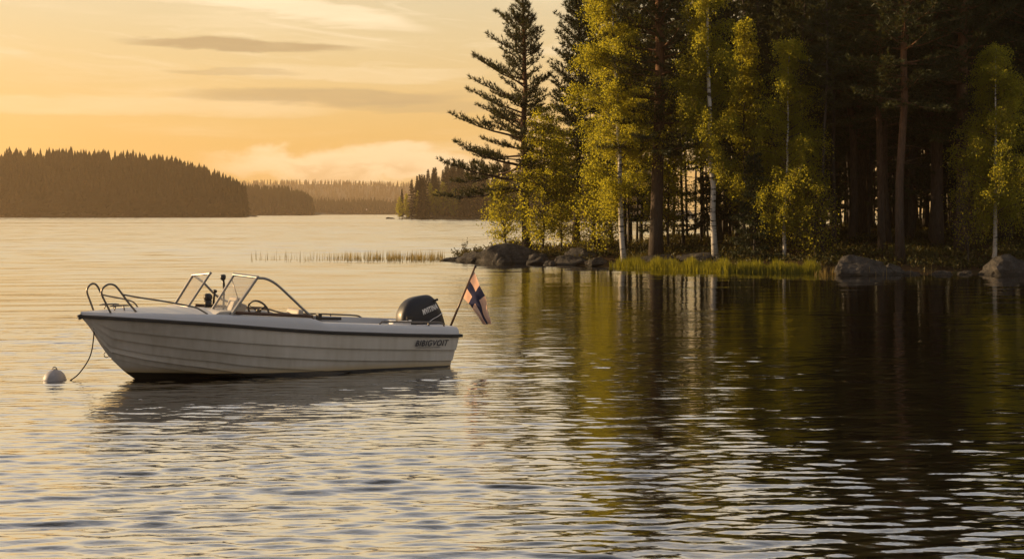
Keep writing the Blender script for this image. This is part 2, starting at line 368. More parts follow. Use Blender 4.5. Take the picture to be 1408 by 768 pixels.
def ground_z(X, Y):
    X = np.asarray(X, float); Y = np.asarray(Y, float); d = coast_d(X, Y)
    n = 0.16 * np.sin(1.1 * X + 0.7 * Y) * np.sin(0.8 * Y - 0.5 * X) + 0.09 * np.sin(2.7 * X + 1) * np.sin(2.3 * Y) + 0.05 * np.sin(5.3 * X + 2.1 * Y)
    k = np.clip((X - 2) / 10, 0, 1)
    z = 0.30 * np.clip(d, -2, 1.0) + (0.045 + 0.035 * k) * np.clip(d - 0.8, 0, 26) + n * np.clip(d / 3 + .15, 0, 1)
    return np.where(d < 0, 0.45 * np.clip(d, -3, 0), z)
def gz(x, y): return float(ground_z(np.array([x]), np.array([y]))[0])
def build_ground():
    xs = np.arange(-9, 112, 0.45); ys = np.arange(36, 172, 0.45); X, Y = np.meshgrid(xs, ys, indexing='ij')
    Z = ground_z(X, Y) + 0.04 * np.random.default_rng(2).normal(size=X.shape) * (coast_d(X, Y) > 0.5)
    na, nb = X.shape; V = np.stack([X, Y, Z], -1).reshape(-1, 3)
    i, j = np.meshgrid(np.arange(na - 1), np.arange(nb - 1), indexing='ij'); a = i * nb + j
    m = bpy.data.materials.new('forest_floor'); m.use_nodes = True; nt = m.node_tree; N = nt.nodes.new; L = nt.links.new
    b = nt.nodes['Principled BSDF']; b.inputs['Roughness'].default_value = .95; b.inputs['Specular IOR Level'].default_value = .1
    tc = N('ShaderNodeTexCoord'); n = N('ShaderNodeTexNoise'); n.inputs['Scale'].default_value = .9; n.inputs['Detail'].default_value = 8; n.inputs['Roughness'].default_value = .7; L(tc.outputs['Object'], n.inputs['Vector'])
    cr = N('ShaderNodeValToRGB'); e = cr.color_ramp.elements; e[0].position = .3; e[0].color = (.026, .018, .010, 1); e[1].position = .72; e[1].color = (.035, .038, .012, 1)
    e.new(.5).color = (.058, .034, .016, 1); L(n.outputs[0], cr.inputs[0]); L(cr.outputs[0], b.inputs['Base Color'])
    bp = N('ShaderNodeBump'); bp.inputs['Distance'].default_value = .2; L(n.outputs[0], bp.inputs['Height']); L(bp.outputs[0], b.inputs['Normal'])
    tag(np_mesh('ground', V, 4, np.stack([a, a + nb, a + nb + 1, a + 1], -1), m, smooth=True), kind='structure')
build_ground()

# ------------------------------------------------------------------ foliage primitives
def blades(P, D, U, L, W):                            # triangles: base points P, direction D, side U
    n = len(P); L = np.broadcast_to(L, n)[:, None]; W = np.broadcast_to(W, n)[:, None]
    return np.stack([P - U * W, P + U * W, P + D * L], 1).reshape(-1, 3)
def rhombs(P, D, U, L, W):
    n = len(P); L = np.broadcast_to(L, n)[:, None]; W = np.broadcast_to(W, n)[:, None]
    return np.stack([P, P + D * L * .5 + U * W, P + D * L, P + D * L * .5 - U * W], 1).reshape(-1, 3)
def unit(a): return a / np.maximum(np.linalg.norm(a, axis=-1, keepdims=True), 1e-9)

def make_conifer(name, seed, H, r0, cb, Lmax, shape='pine', step=0.42, per=5, asym=None, needle=0.17, mat_leaf=NEEDLE, bark=PINE_BARK, lean=0.0, tuft_n=8, twig_step=0.26, dead=True, width=0.016, droopless=False):
    rng = np.random.default_rng(seed); root = empty(name)
    nseg = 14; tz = np.linspace(0, 1, nseg)
    wob = np.cumsum(rng.normal(0, .035, (nseg, 2)), 0) * (H / 12); wob -= wob[0]
    TP = np.column_stack([wob[:, 0] + lean * H * tz ** 1.5, wob[:, 1], tz * H]); TR = r0 * ((1 - tz) ** 0.75 * .93 + .07); TR[0] *= 1.28
    mb = MB(); mb.tube(TP, TR, 9)
    tp = lambda z: np.array([np.interp(z, TP[:, 2], TP[:, 0]), np.interp(z, TP[:, 2], TP[:, 1]), z])
    bases, dirs = [], []
    z = cb * H
    while z < H - .15:
        t = (z - cb * H) / (H * (1 - cb)); a0 = rng.uniform(0, 6.28)
        if shape == 'pine': prof = (0.42 + .58 * math.sin(math.pi * min(1, .18 + .55 * (1 - t)))) * (1 - t) ** 0.62 + .05
        elif shape == 'hero': prof = (1 - t) ** 0.8 + .04
        else: prof = (1 - t) ** 0.9 + .03
        for k in range(per):
            az = a0 + 6.283 * k / per + rng.normal(0, .25)
            Lb = Lmax * prof * rng.uniform(.45 if shape == 'hero' else .62, 1.12)
            if asym: Lb *= asym(az, z / H)
            if Lb < .12: continue
            e0 = {'pine': R(28) * (t) + R(4), 'hero': R(44) * t ** 1.2 + R(2), 'spruce': R(30) * t - R(16)}[shape] + rng.normal(0, .12)
            ns = max(5, int(Lb / .3)); s = np.linspace(0, 1, ns)
            curl = {'pine': .22, 'hero': .20, 'spruce': .30}[shape]
            hz = Lb * s * math.cos(e0); vz = Lb * (s * math.sin(e0) - .10 * s * (1 - t) + curl * s ** 2.6 * .6)
            b0 = tp(min(H - .05, z + rng.normal(0, .13 if shape == 'hero' else .06)))
            pts = b0 + np.column_stack([hz * math.cos(az), hz * math.sin(az), vz]) + np.cumsum(rng.normal(0, .018, (ns, 3)), 0)
            rb = max(.012, min(TR[0] * .32, .016 * Lb + .008))
            mb.tube(pts, list(np.linspace(rb, .006, ns)), 5, cap=False)
            # side twigs
            for q in np.arange(max((.36 if shape == 'hero' and droopless else .22) * Lb, .15), Lb, twig_step):
                f = q / Lb; c = np.array([np.interp(f, s, pts[:, i]) for i in range(3)])
                d = unit(np.array([np.interp(min(1, f + .08), s, pts[:, i]) for i in range(3)]) - c + 1e-6)
                side = np.array([-d[1], d[0], 0]); side /= np.linalg.norm(side) + 1e-9
                for sg in (-1, 1):
                    tl = ((.36 * (Lb - q) + .26) if shape == 'hero' else (.42 * (Lb - q) + .16)) * rng.uniform(.55, 1.1) * (.74 if shape == 'hero' else .75)
                    td = unit(d * .75 + side * sg * .8 + np.array([0, 0, rng.normal({'pine': .12, 'hero': .30, 'spruce': -.2}[shape], .22)]))
                    m_ = max(2, int(tl / (.11 if shape == 'hero' else .13)))
                    u = np.linspace(.25, 1, m_)[:, None]
                    bases.append(c + td * tl * u + np.array([0, 0, 1]) * (.10 * tl * u ** 2)); dirs.append(np.repeat(td[None], m_, 0))
            bases.append(pts[-3:]); dirs.append(np.repeat(unit(pts[-1] - pts[-3])[None], 3, 0))
        z += step * rng.uniform(.75, 1.25) * (1.0 if t < .6 else .72)
    if dead:                                          # thin dead limbs on the lower bole
        for k in range(int(12)):
            zz = rng.uniform(.14, cb + .05) * H; az = rng.uniform(0, 6.28); Lb = rng.uniform(.3, 1.3); b0 = tp(zz)
            s = np.linspace(0, 1, 5)[:, None]
            mb.tube(b0 + s * np.array([math.cos(az) * Lb, math.sin(az) * Lb, rng.uniform(-.25, .15) * Lb]) + np.cumsum(rng.normal(0, .02, (5, 3)), 0), list(np.linspace(.016, .004, 5)), 4, cap=False)
    mb.build('trunk', bark, root, smooth=True)
    B = np.concatenate(bases); D = np.concatenate(dirs)
    B = np.repeat(B, tuft_n, 0); D = np.repeat(D, tuft_n, 0)
    d = unit(D * .75 + rng.normal(0, .55, D.shape) + np.array([0, 0, .45 if droopless else .18 if shape != 'spruce' else -.12]))
    u = unit(np.cross(d, rng.normal(size=d.shape)))
    V = blades(B + rng.normal(0, .02, B.shape), d, u, needle * rng.uniform(.7, 1.25, len(B)), width)
    np_mesh('crown', V, 3, np.arange(len(V)), mat_leaf, root)
    return root

def make_birch(name, seed, H, r0, cb, W, leaves=15000, droop=1.0, curve=(0, 0), bark=BIRCH_BARK, leaf=0.085, dens_low=1.0, topfrac=.22):
    rng = np.random.default_rng(seed); root = empty(name)
    nseg = 16; tz = np.linspace(0, 1, nseg); wob = np.cumsum(rng.normal(0, .03, (nseg, 2)), 0) * (H / 10); wob -= wob[0]
    TP = np.column_stack([wob[:, 0] + curve[0] * tz ** .7, wob[:, 1] + curve[1] * tz, tz * H]); TR = r0 * ((1 - tz) ** .9 * .95 + .05); TR[0] *= 1.25
    mb = MB(); mb.tube(TP, TR, 9); mb.build('trunk', bark, root, smooth=True)
    tp = lambda z: np.array([np.interp(z, TP[:, 2], TP[:, 0]), np.interp(z, TP[:, 2], TP[:, 1]), z])
    tw = MB(); strands = []
    z = cb * H
    while z < H * .985:
        t = (z - cb * H) / (H * (1 - cb)); env = W * (min(1, (t + .12) / .3) ** .6) * (1 - max(0, (t - .3) / .72)) ** .75 + .12
        az = rng.uniform(0, 6.28); Lb = env * rng.uniform(.6, 1.15)
        s = np.linspace(0, 1, 6); up = rng.uniform(.5, .95) * (1 - .3 * t)
        pts = tp(z) + np.column_stack([Lb * s * math.cos(az), Lb * s * math.sin(az), Lb * up * (s - .42 * droop * s ** 2.4)]) + np.cumsum(rng.normal(0, .02, (6, 3)), 0)
        tw.tube(pts, list(np.linspace(.010 + .012 * Lb, .004, 6)), 5, cap=False)
        for q in rng.uniform(.10, 1.02, int(6 + 8 * Lb)):
            q = min(q, 1); c = np.array([np.interp(q, s, pts[:, i]) for i in range(3)])
            sl = rng.uniform(.25, 1.0) * (.45 + .6 * droop * (1 - .6 * t)); a2 = az + rng.normal(0, .9)
            out = rng.uniform(.15, .5)
            v = np.linspace(0, 1, 6)[:, None]
            st = c + v * np.array([math.cos(a2) * out, math.sin(a2) * out, .18]) + np.array([0, 0, -1]) * sl * v ** 1.7 * (.5 + .5 * droop)
            strands.append(st)
            if rng.random() < .35: tw.tube(st, [.005, .004, .004, .003, .003, .003], 3, cap=False)
        z += rng.uniform(.05, .14) * (H / 11)
    tw.build('branches', TWIG, root, smooth=True)
    S = np.array(strands); n = len(S); k = max(1, leaves // n)
    f = rng.uniform(0, 4.999, (n, k)); i0 = f.astype(int); fr = (f - i0)[..., None]; ar = np.arange(n)[:, None]
    P = (S[ar, i0] * (1 - fr) + S[ar, i0 + 1] * fr).reshape(-1, 3) + rng.normal(0, .09, (n * k, 3))
    d = unit(rng.normal(0, .6, P.shape) + np.array([0, 0, -.7])); u = unit(np.cross(d, rng.normal(size=d.shape)))
    V = rhombs(P, d, u, leaf * rng.uniform(.7, 1.3, len(P)), leaf * .36)
    np_mesh('crown', V, 4, np.arange(len(V)), BIRCH_LEAF, root)
    return root

# ------------------------------------------------------------------ the boat
def paint_mat():
    m = mat('hull_gelcoat', (0.62, 0.57, 0.49), 0.32, spec=0.5, coat=0.25); nt = m.node_tree; N = nt.nodes.new; L = nt.links.new
    b = nt.nodes['Principled BSDF']; tc = N('ShaderNodeTexCoord'); sp = N('ShaderNodeSeparateXYZ'); L(tc.outputs['Object'], sp.inputs[0])
    ln = N('ShaderNodeMath'); ln.operation = 'MULTIPLY_ADD'; L(sp.outputs[0], ln.inputs[0]); ln.inputs[1].default_value = -0.022; L(sp.outputs[2], ln.inputs[2])
    mr = N('ShaderNodeMapRange'); L(ln.outputs[0], mr.inputs[0]); mr.inputs[1].default_value = .006; mr.inputs[2].default_value = .011
    n = N('ShaderNodeTexNoise'); n.inputs['Scale'].default_value = 2.5; n.inputs['Detail'].default_value = 7; L(tc.outputs['Object'], n.inputs['Vector'])
    mp = N('ShaderNodeMapping'); mp.inputs['Scale'].default_value = (14, 14, .8); L(tc.outputs['Object'], mp.inputs[0])
    st = N('ShaderNodeTexNoise'); st.inputs['Scale'].default_value = 1.0; st.inputs['Detail'].default_value = 4; L(mp.outputs[0], st.inputs['Vector'])
    ad = N('ShaderNodeMath'); ad.operation = 'MULTIPLY'; L(n.outputs[0], ad.inputs[0]); L(st.outputs[0], ad.inputs[1])
    mr2 = N('ShaderNodeMapRange'); L(ad.outputs[0], mr2.inputs[0]); mr2.inputs[1].default_value = .12; mr2.inputs[2].default_value = .42
    d = N('ShaderNodeMix'); d.data_type = 'RGBA'; L(mr2.outputs[0], d.inputs[0]); d.inputs[6].default_value = (.66, .62, .56, 1); d.inputs[7].default_value = (.52, .475, .40, 1)
    # ochre scum line above the antifouling
    sc = N('ShaderNodeMapRange'); L(ln.outputs[0], sc.inputs[0]); sc.inputs[1].default_value = .01; sc.inputs[2].default_value = .10
    d2 = N('ShaderNodeMix'); d2.data_type = 'RGBA'; L(sc.outputs[0], d2.inputs[0]); d2.inputs[6].default_value = (.50, .38, .20, 1); L(d.outputs[2], d2.inputs[7])
    k = N('ShaderNodeMix'); k.data_type = 'RGBA'; L(mr.outputs[0], k.inputs[0]); k.inputs[6].default_value = (.016, .014, .013, 1); L(d2.outputs[2], k.inputs[7])
    L(k.outputs[2], b.inputs['Base Color']); return m
HULL = paint_mat()
DECK = mat('deck_gelcoat', (.52, .52, .54), .4, var=.08, scale=6)
INNER = mat('cockpit_liner', (.56, .53, .48), .5, var=.1, scale=5)
BLACK = mat('black_rubber', (.014, .013, .013), .5)
STEEL = mat('stainless_tube', (.17, .15, .13), .38, metal=1.0)
ALU = mat('grey_anodised_frame', (.27, .26, .25), .4, metal=.85, var=.25, scale=30)
COWL = mat('charcoal_cowling', (.012, .013, .019), .46, spec=.35, coat=.12, var=.2, scale=4)
DARK = mat('dark_plastic', (.025, .022, .02), .45)
BROWN = mat('brown_trim', (.075, .035, .018), .5, var=.4, scale=14)
SILVER = mat('silver_decal', (.78, .76, .74), .45)
NAVY = mat('navy_decal', (.010, .012, .028), .5)
SEAT = mat('grey_vinyl', (.34, .32, .31), .55, var=.08)
WOODP = mat('varnished_staff', (.15, .07, .03), .4, var=.3, scale=20)
ROPE = mat('dark_rope', (.045, .032, .022), .9)
BUOYM = mat('buoy_plastic', (.31, .30, .31), .55, var=.35, scale=14)
def glass_mat(name, tint, fog):
    m = bpy.data.materials.new(name); m.use_nodes = True; nt = m.node_tree; N = nt.nodes.new; L = nt.links.new
    nt.nodes.remove(nt.nodes['Principled BSDF']); out = nt.nodes['Material Output']
    t = N('ShaderNodeBsdfTransparent'); t.inputs[0].default_value = (*tint, 1)
    g = N('ShaderNodeBsdfGlossy'); g.inputs['Roughness'].default_value = .04
    lw = N('ShaderNodeLayerWeight'); lw.inputs[0].default_value = .5
    pw = N('ShaderNodeMath'); pw.operation = 'POWER'; L(lw.outputs['Facing'], pw.inputs[0]); pw.inputs[1].default_value = 4
    fr = N('ShaderNodeMapRange'); L(pw.outputs[0], fr.inputs[0]); fr.inputs[3].default_value = .03; fr.inputs[4].default_value = .6
    a = N('ShaderNodeMixShader'); L(fr.outputs[0], a.inputs[0]); L(t.outputs[0], a.inputs[1]); L(g.outputs[0], a.inputs[2])
    # salt and scratches scatter a little light
    tl = N('ShaderNodeBsdfTranslucent'); tl.inputs[0].default_value = (.8, .78, .74, 1)
    df = N('ShaderNodeBsdfDiffuse'); df.inputs[0].default_value = (.7, .68, .66, 1)
    sc = N('ShaderNodeMixShader'); sc.inputs[0].default_value = .5; L(tl.outputs[0], sc.inputs[1]); L(df.outputs[0], sc.inputs[2])
    tc = N('ShaderNodeTexCoord'); n = N('ShaderNodeTexNoise'); n.inputs['Scale'].default_value = 5; n.inputs['Detail'].default_value = 6; L(tc.outputs['Object'], n.inputs['Vector'])
    mr = N('ShaderNodeMapRange'); L(n.outputs[0], mr.inputs[0]); mr.inputs[1].default_value = .3; mr.inputs[2].default_value = .7; mr.inputs[3].default_value = fog * .5; mr.inputs[4].default_value = fog * 1.5
    b = N('ShaderNodeMixShader'); L(mr.outputs[0], b.inputs[0]); L(a.outputs[0], b.inputs[1]); L(sc.outputs[0], b.inputs[2]); L(b.outputs[0], out.inputs[0])
    return m
GLASS = glass_mat('windscreen_acrylic', (.93, .91, .88), .07)
SIDEGLASS = glass_mat('side_acrylic', (1.0, .95, .86), .02)

BOAT_POS, BOAT_RZ = (-1.4617, 19.4948, 0.0), R(212)
boat = empty('motorboat', BOAT_POS, BOAT_RZ, 'white clinker style open motorboat with black rub rail and twin windscreens moored on the lake', 'boat')
T_BS = [(-.25, .93), (.6, .98), (1.8, 1.0), (2.6, .99), (3.3, .91), (3.8, .77), (4.2, .56), (4.5, .35), (4.7, .175), (4.8, .07), (4.85, .012)]
T_ZS = [(-.25, .43), (.63, .49), (1.84, .585), (2.57, .664), (3.35, .753), (3.8, .794), (4.2, .826), (4.57, .85), (4.85, .862)]
T_ZK = [(-.25, -.2), (3.6, -.2), (4.0, -.11), (4.175, .02), (4.295, .115), (4.488, .311), (4.61, .488), (4.731, .70), (4.80, .79), (4.85, .85)]
T_ZC = [(-.25, -.02), (2.4, -.01), (3.0, .035), (3.665, .126), (4.1, .205), (4.36, .275), (4.46, .31)]
T_YC = [(-.25, .84), (2.0, .83), (2.6, .77), (3.0, .67), (3.4, .53), (3.8, .34), (4.1, .20), (4.3, .09), (4.44, .015), (4.47, .0)]
T_L = [[(-.25, .20 - .18), (1.2, .02), (2.3, .20), (3.3, .27), (4.5, .28)], [(-.25, .23), (1.2, .33), (2.33, .43), (3.3, .47), (4.56, .50)], [(-.25, .57), (1.2, .63), (2.34, .69), (3.3, .70), (4.64, .71)]]
T_L4 = [(-.25, .004), (2.4, .008), (3.0, .09), (3.4, .13), (4.4, .15)]
T_ZD = [(-.25, .552), (1.03, .644), (1.86, .708), (1.99, .768), (3.1, .86), (3.34, .874), (4.05, .905), (4.55, .915), (4.85, .915)]
def sm(x, T):                                        # smoothed table lookup
    return sum(interp(x + d, T) * w for d, w in ((-.16, .2), (-.08, .2), (0, .2), (.08, .2), (.16, .2))) if x < 3.9 else interp(x, T)
def side_pt(x, t):                                   # t from chine (0) to sheer (1)
    bs, zs, zk = interp(x, T_BS), sm(x, T_ZS), interp(x, T_ZK)
    yc, zc = interp(x, T_YC), interp(x, T_ZC)
    if x > 4.46: yc, zc = 0.0, zk
    zc = max(zc, zk); f = np.clip((x - 3.0) / 1.4, 0, 1); k = .42 * (1 - f) - .22 * f
    return yc + (bs - yc) * (t + k * t * (1 - t)), zc + (zs - zc) * t
XS = [-.25 + .1 * i for i in range(40)] + [3.7 + .05 * i for i in range(1, 15)] + [4.42, 4.44, 4.46, 4.48, 4.52, 4.56, 4.6, 4.64, 4.68, 4.72, 4.75, 4.78, 4.8, 4.82, 4.84, 4.85]
XS = sorted(set(round(x, 3) for x in XS if x <= 4.85))
def build_hull():
    mb = MB()
    for sg in (1, -1):
        edges = [lambda x: 0.0, lambda x: interp(x, T_L4), lambda x: interp(x, T_L[0]), lambda x: interp(x, T_L[1]), lambda x: interp(x, T_L[2]), lambda x: 1.0]
        for e in range(5):
            rows = []
            for x in XS:
                t0, t1 = edges[e](x), max(edges[e + 1](x), edges[e](x) + .002); row = []
                b = interp(x, T_BS); amp = .030 * min(1, b / .25) * (1 if e else .35) * min(1, (t1 - t0) / .08)
                for q in (-1, 0, .12, .4, .7, 1):
                    tt = t0 + (t1 - t0) * max(q, 0); y, z = side_pt(x, tt)
                    off = 0 if q == -1 else amp * (1 - max(q, 0)) 
                    row.append((x, sg * (y + off), z + (.016 if q == -1 and e else 0.0) - (0.0 if q == -1 else .010 * (1 - max(q, 0)) * min(1, b / .25) * (1 if e else 0))))
                rows.append(row)
            mb.grid(rows, flip=(sg > 0))
        rows = []
        for x in XS:
            if x > 4.47: break
            yc, zc, zk = interp(x, T_YC), interp(x, T_ZC), interp(x, T_ZK)
            zc = max(zc, zk); bulge = .02
            rows.append([(x, sg * yc * s, zk + (zc - zk) * s ** 1.15 - bulge * math.sin(s * math.pi) * 0) for s in np.linspace(0, 1, 7)])
        mb.grid(rows, flip=(sg < 0))
    # transom with a motor notch
    y0s = [side_pt(-.25, t) for t in (0, .25, .5, .75, 1)]
    for sg in (1, -1):
        inner = [(.32, -.13), (.32, 0), (.32, .12), (.32, .24), (.32, .36)]
        P = [[(-.25, sg * a[0], a[1]), (-.25, sg * b[0], b[1])] for a, b in zip(y0s, inner)]; mb.grid(P, flip=(sg < 0))
        mb.grid([[(-.25, sg * y0s[0][0], y0s[0][1]), (-.25, sg * .32, -.13)], [(-.25, 0, -.2), (-.25, 0, -.2)]], flip=sg < 0)
    mb.grid([[(-.25, -.32, -.13), (-.25, .32, -.13)], [(-.25, -.32, .36), (-.25, .32, .36)]])
    mb.v = [(p[0] + max(0, .43 - p[2]) * .27 * min(1, max(0, (.6 - p[0]) / .85)), p[1], p[2]) for p in mb.v]   # raked transom
    o = mb.build('hull', HULL, boat, smooth=True); o.data.set_sharp_from_angle(angle=R(28)); return o
hull = build_hull()
def rub():
    mb = MB()
    for sg in (1, -1):
        rows = []
        for x in XS:
            y, z = interp(x, T_BS), sm(x, T_ZS)
            rows.append([(x, sg * (y - .005), z - .028), (x, sg * (y + .026), z - .026), (x, sg * (y + .034), z - .004), (x, sg * (y + .028), z + .014), (x, sg * (y - .004), z + .018)])
        rows.append([(4.875, 0, q[2]) for q in rows[-1]])
        mb.grid(rows, flip=sg < 0)
        e = rows[0]; mb.add(e, [(0, 1, 2, 3, 4)])
        mb.box((-.27, sg * .62, .43), (.05, .66, .042))
    mb.box((4.862, 0, .852), (.05, .06, .06), Matrix.Rotation(R(20), 3, 'Y'))
    mb.build('rub_rail', BLACK, boat, smooth=True).data.set_sharp_from_angle(angle=R(40))
rub()
INX0, INX1 = -.02, 3.12                               # cockpit opening
def inner_y(x): return max(0, min(interp(x, T_BS) - .22, .74))
def build_deck():
    mb = MB()
    for sg in (1, -1):
        rows = []
        for x in XS:
            y, z, zd = interp(x, T_BS), sm(x, T_ZS), sm(x, T_ZD) if x > 2.2 else interp(x, T_ZD)
            k = min(1, y / .35); zd = max(zd, z + .045)
            rows.append([(x, sg * (y - .002 * k), z + .012), (x, sg * (y - .018 * k), z + (zd - z) * .55), (x, sg * (y - .05 * k), zd - .018), (x, sg * (y - .075 * k), zd - .004), (x, sg * (y - .11 * k), zd), (x, sg * (y - .22 * k) if y > .25 else sg * y * .35, zd + .004)])
        mb.grid(rows, flip=(sg > 0))
        # inner deck: fore deck to centre, aft strip
        fr = []
        for x, rw in zip(XS, rows):
            if x >= 3.09:
                e = rw[-1]; fr.append([(x, e[1] * s, e[2] + .035 * (1 - s * s) * min(1, abs(e[1]) / .3)) for s in np.linspace(1, 0, 7)])
        mb.grid(fr, flip=(sg > 0))
        ca = [[rw[-1], (x, rw[-1][1] * .985, rw[-1][2] - .02), (x, rw[-1][1] * .97, .13)] for x, rw in zip(XS, rows) if x <= 3.1]
        mb.grid(ca, flip=(sg > 0))
        # quarter decks at the stern and transom inner faces
        a = rows[0]
        mb.add([(-.25, sg * .93, .44), (-.25, a[4][1], a[4][2]), (-.25, sg * .32, a[4][2] - .005), (-.25, sg * .32, .36), (-.25, sg * .9, .38)], [(0, 1, 2, 3, 4) if sg < 0 else (4, 3, 2, 1, 0)])
        q = sg * .71
        mb.add([(-.25, q, a[5][2]), (.12, q, .565), (.12, sg * .32, .56), (-.25, sg * .32, a[5][2] - .004)], [(0, 1, 2, 3) if sg < 0 else (3, 2, 1, 0)])
        mb.add([(.12, q, .565), (.12, sg * .32, .56), (.12, sg * .32, .13), (.12, q, .13)], [(0, 1, 2, 3)])
        mb.add([(-.25, sg * .32, .55), (.12, sg * .32, .56), (.12, sg * .32, .13), (-.25, sg * .32, .13)], [(0, 1, 2, 3)])
    mb.box((1.1, 0, .12), (2.5, 1.44, .03)); mb.box((2.7, 0, .20), (.8, .9, .03))
    mb.box((3.10, 0, .60), (.03, 1.1, .5))
    o = mb.build('deck', DECK, boat, smooth=True); o.data.set_sharp_from_angle(angle=R(35))
build_deck()
# dark brown coaming trim beside the side windows
for sg in (1, -1):
    mb = MB(); mb.tube([(x, sg * (.84 - .02 * abs(x - 2.5)), interp(x, T_ZD) + .028) for x in np.linspace(1.98, 3.06, 12)], .022, 8); mb.build('coaming_trim', BROWN, boat, smooth=True)
def screen(bo, bi, ti, to, sg, tube_pts):
    bo, bi, ti, to = map(Vector, (bo, bi, ti, to))
    fr = MB()
    n = (to - bo).cross(bi - bo).normalized()
    def bar(a, b, w, d):
        ax = (b - a).normalized(); sd = ax.cross(n).normalized(); L = (b - a).length
        rot = Matrix((ax, sd, n)).transposed(); fr.box((a + b) / 2, (L + w, w, d), rot)
    bar(bo, to, .042, .034); bar(bi, ti, .034, .030); bar(ti, to, .036, .036); bar(bi, bo, .040, .030)
    f = fr.build('windscreen', ALU, boat, bevel=.006)
    g = MB(); g.add([bo + n * .004, bi + n * .004, ti + n * .004, to + n * .004], [(0, 1, 2, 3)]); g.add([bo - n * .001, bi - n * .001, ti - n * .001, to - n * .001], [(3, 2, 1, 0)])
    g.build('pane', GLASS, f)
    t = MB(); t.tube(tube_pts, .017, 10); s = t.build('side_window', ALU, boat, smooth=True)
    g = MB(); P = [bo + (to - bo) * .03] + [bo + (to - bo) * q for q in (.3, .6, .9)] + [Vector(p) for p in tube_pts[1:]]
    g.add(P, [tuple(range(len(P)))]); g.build('pane', SIDEGLASS, s)
def smooth_pts(P, n=24):
    P = np.array(P, float); k = len(P); out = []
    Q = np.vstack([2 * P[0] - P[1], P, 2 * P[-1] - P[-2]])
    for u in np.linspace(0, k - 1.0001, n):
        i = int(u); t = u - i; a, b, c, d = Q[i:i + 4]
        out.append(.5 * ((2 * b) + (-a + c) * t + (2 * a - 5 * b + 4 * c - d) * t * t + (-a + 3 * b - 3 * c + d) * t ** 3))
    return [tuple(p) for p in out]
tubeP = smooth_pts([(2.763, .82, 1.333), (2.641, .82, 1.318), (2.498, .82, 1.243), (2.291, .82, 1.06), (2.081, .82, .866), (1.954, .82, .765)])
screen((3.117, .82, .868), (3.209, .30, .892), (2.895, .30, 1.364), (2.756, .80, 1.342), 1, tubeP)
tubeS = smooth_pts([(3.09, -.82, 1.31), (2.95, -.82, 1.21), (2.747, -.82, 1.01), (2.55, -.82, .90), (2.40, -.82, .815)])
screen((3.36, -.82, .905), (3.33, -.30, .915), (3.023, -.30, 1.358), (3.10, -.80, 1.318), -1, tubeS)
def fairing():                                       # moulded step under each windscreen
    for sg, x0 in ((1, 3.17), (-1, 3.35)):
        mb = MB(); P = []
        for y in np.linspace(.27, .80, 6):
            P.append([(x0 + .16, sg * y, .875), (x0 + .10, sg * y, .905 - .03 * (y > .8)), (x0 + .02, sg * y, .905 - .03 * (y > .8)), (x0 - .16, sg * y, .89 - .03 * (y > .8)), (x0 - .30, sg * min(y, .7), .80), (x0 - .30, sg * min(y, .7), .5)])
        mb.grid(P, flip=sg > 0); 
        for row in (P[0], P[-1]): mb.add(row + [(x0 + .10, math.copysign(min(abs(row[0][1]), .62), sg), .62)], [tuple(range(7))])
        mb.build('console', INNER, boat, smooth=True).data.set_sharp_from_angle(angle=R(35))
fairing()
# bow pulpit: two hoops, long side rails
def tube_part(name, paths, r, m=STEEL, n=8, parent=boat):
    mb = MB()
    for p in paths: mb.tube(p, r, n)
    return mb.build(name, m, parent, smooth=True)
tube_part('bow_hoop', [smooth_pts([(4.54, .27, .91), (4.60, .275, 1.03), (4.655, .28, 1.15), (4.645, .285, 1.225), (4.575, .29, 1.276), (4.494, .29, 1.262), (4.429, .30, 1.186), (4.33, .32, 1.04), (4.22, .33, .90)], 40)], .0135)
tube_part('bow_hoop', [smooth_pts([(4.63, -.23, .91), (4.67, -.24, 1.03), (4.708, -.25, 1.15), (4.696, -.25, 1.215), (4.645, -.25, 1.261), (4.585, -.25, 1.242), (4.53, -.25, 1.14), (4.48, -.25, 1.03), (4.42, -.25, .91)], 40)], .0135)
tube_part('side_rail', [smooth_pts([(4.40, .305, 1.142), (4.2, .42, 1.10), (3.95, .56, 1.055), (3.7, .66, 1.00), (3.56, .70, .965), (3.48, .72, .92), (3.41, .73, .875)], 30)], .011)
tube_part('side_rail', [smooth_pts([(4.53, -.26, 1.12), (4.4, -.34, 1.085), (4.2, -.42, 1.04), (4.06, -.52, 1.00), (4.00, -.54, .965), (3.95, -.55, .90)], 30)], .011)
for sg in (1, -1):
    mb = MB(); x = 4.40 if sg > 0 else 4.44
    y = .17 * sg
    mb.tube([(x - .13, y, .985), (x - .08, y, .99), (x + .08, y, .99), (x + .13, y, .985)], [.006, .011, .011, .006], 8)
    for d in (-.05, .05): mb.tube([(x + d * 1.3, y, .93), (x + d, y, .985)], .009, 6)
    mb.build('mooring_cleat', STEEL, boat, smooth=True)
tube_part('bow_eye', [[(4.50 + .035 * math.cos(a) + .02, 0, .345 + .035 * math.sin(a)) for a in np.linspace(0, 6.28, 14)]], .006)
# grab rails aft
tube_part('grab_rail', [smooth_pts([(2.0, -.83, .80), (1.7, -.83, .715), (1.25, -.83, .690), (.9, -.83, .665), (.6, -.83, .640), (.50, -.83, .62), (.44, -.83, .575)], 26), [(.98, -.83, .66), (.97, -.83, .60)]], .013)
tube_part('grab_rail', [smooth_pts([(.985, .83, .635), (.95, .83, .66), (.90, .83, .672), (.55, .83, .652), (.2, .83, .634), (.04, .83, .625), (-.03, .83, .605), (-.06, .83, .555)], 26), [(.2, .83, .634), (.195, .83, .57)]], .013)
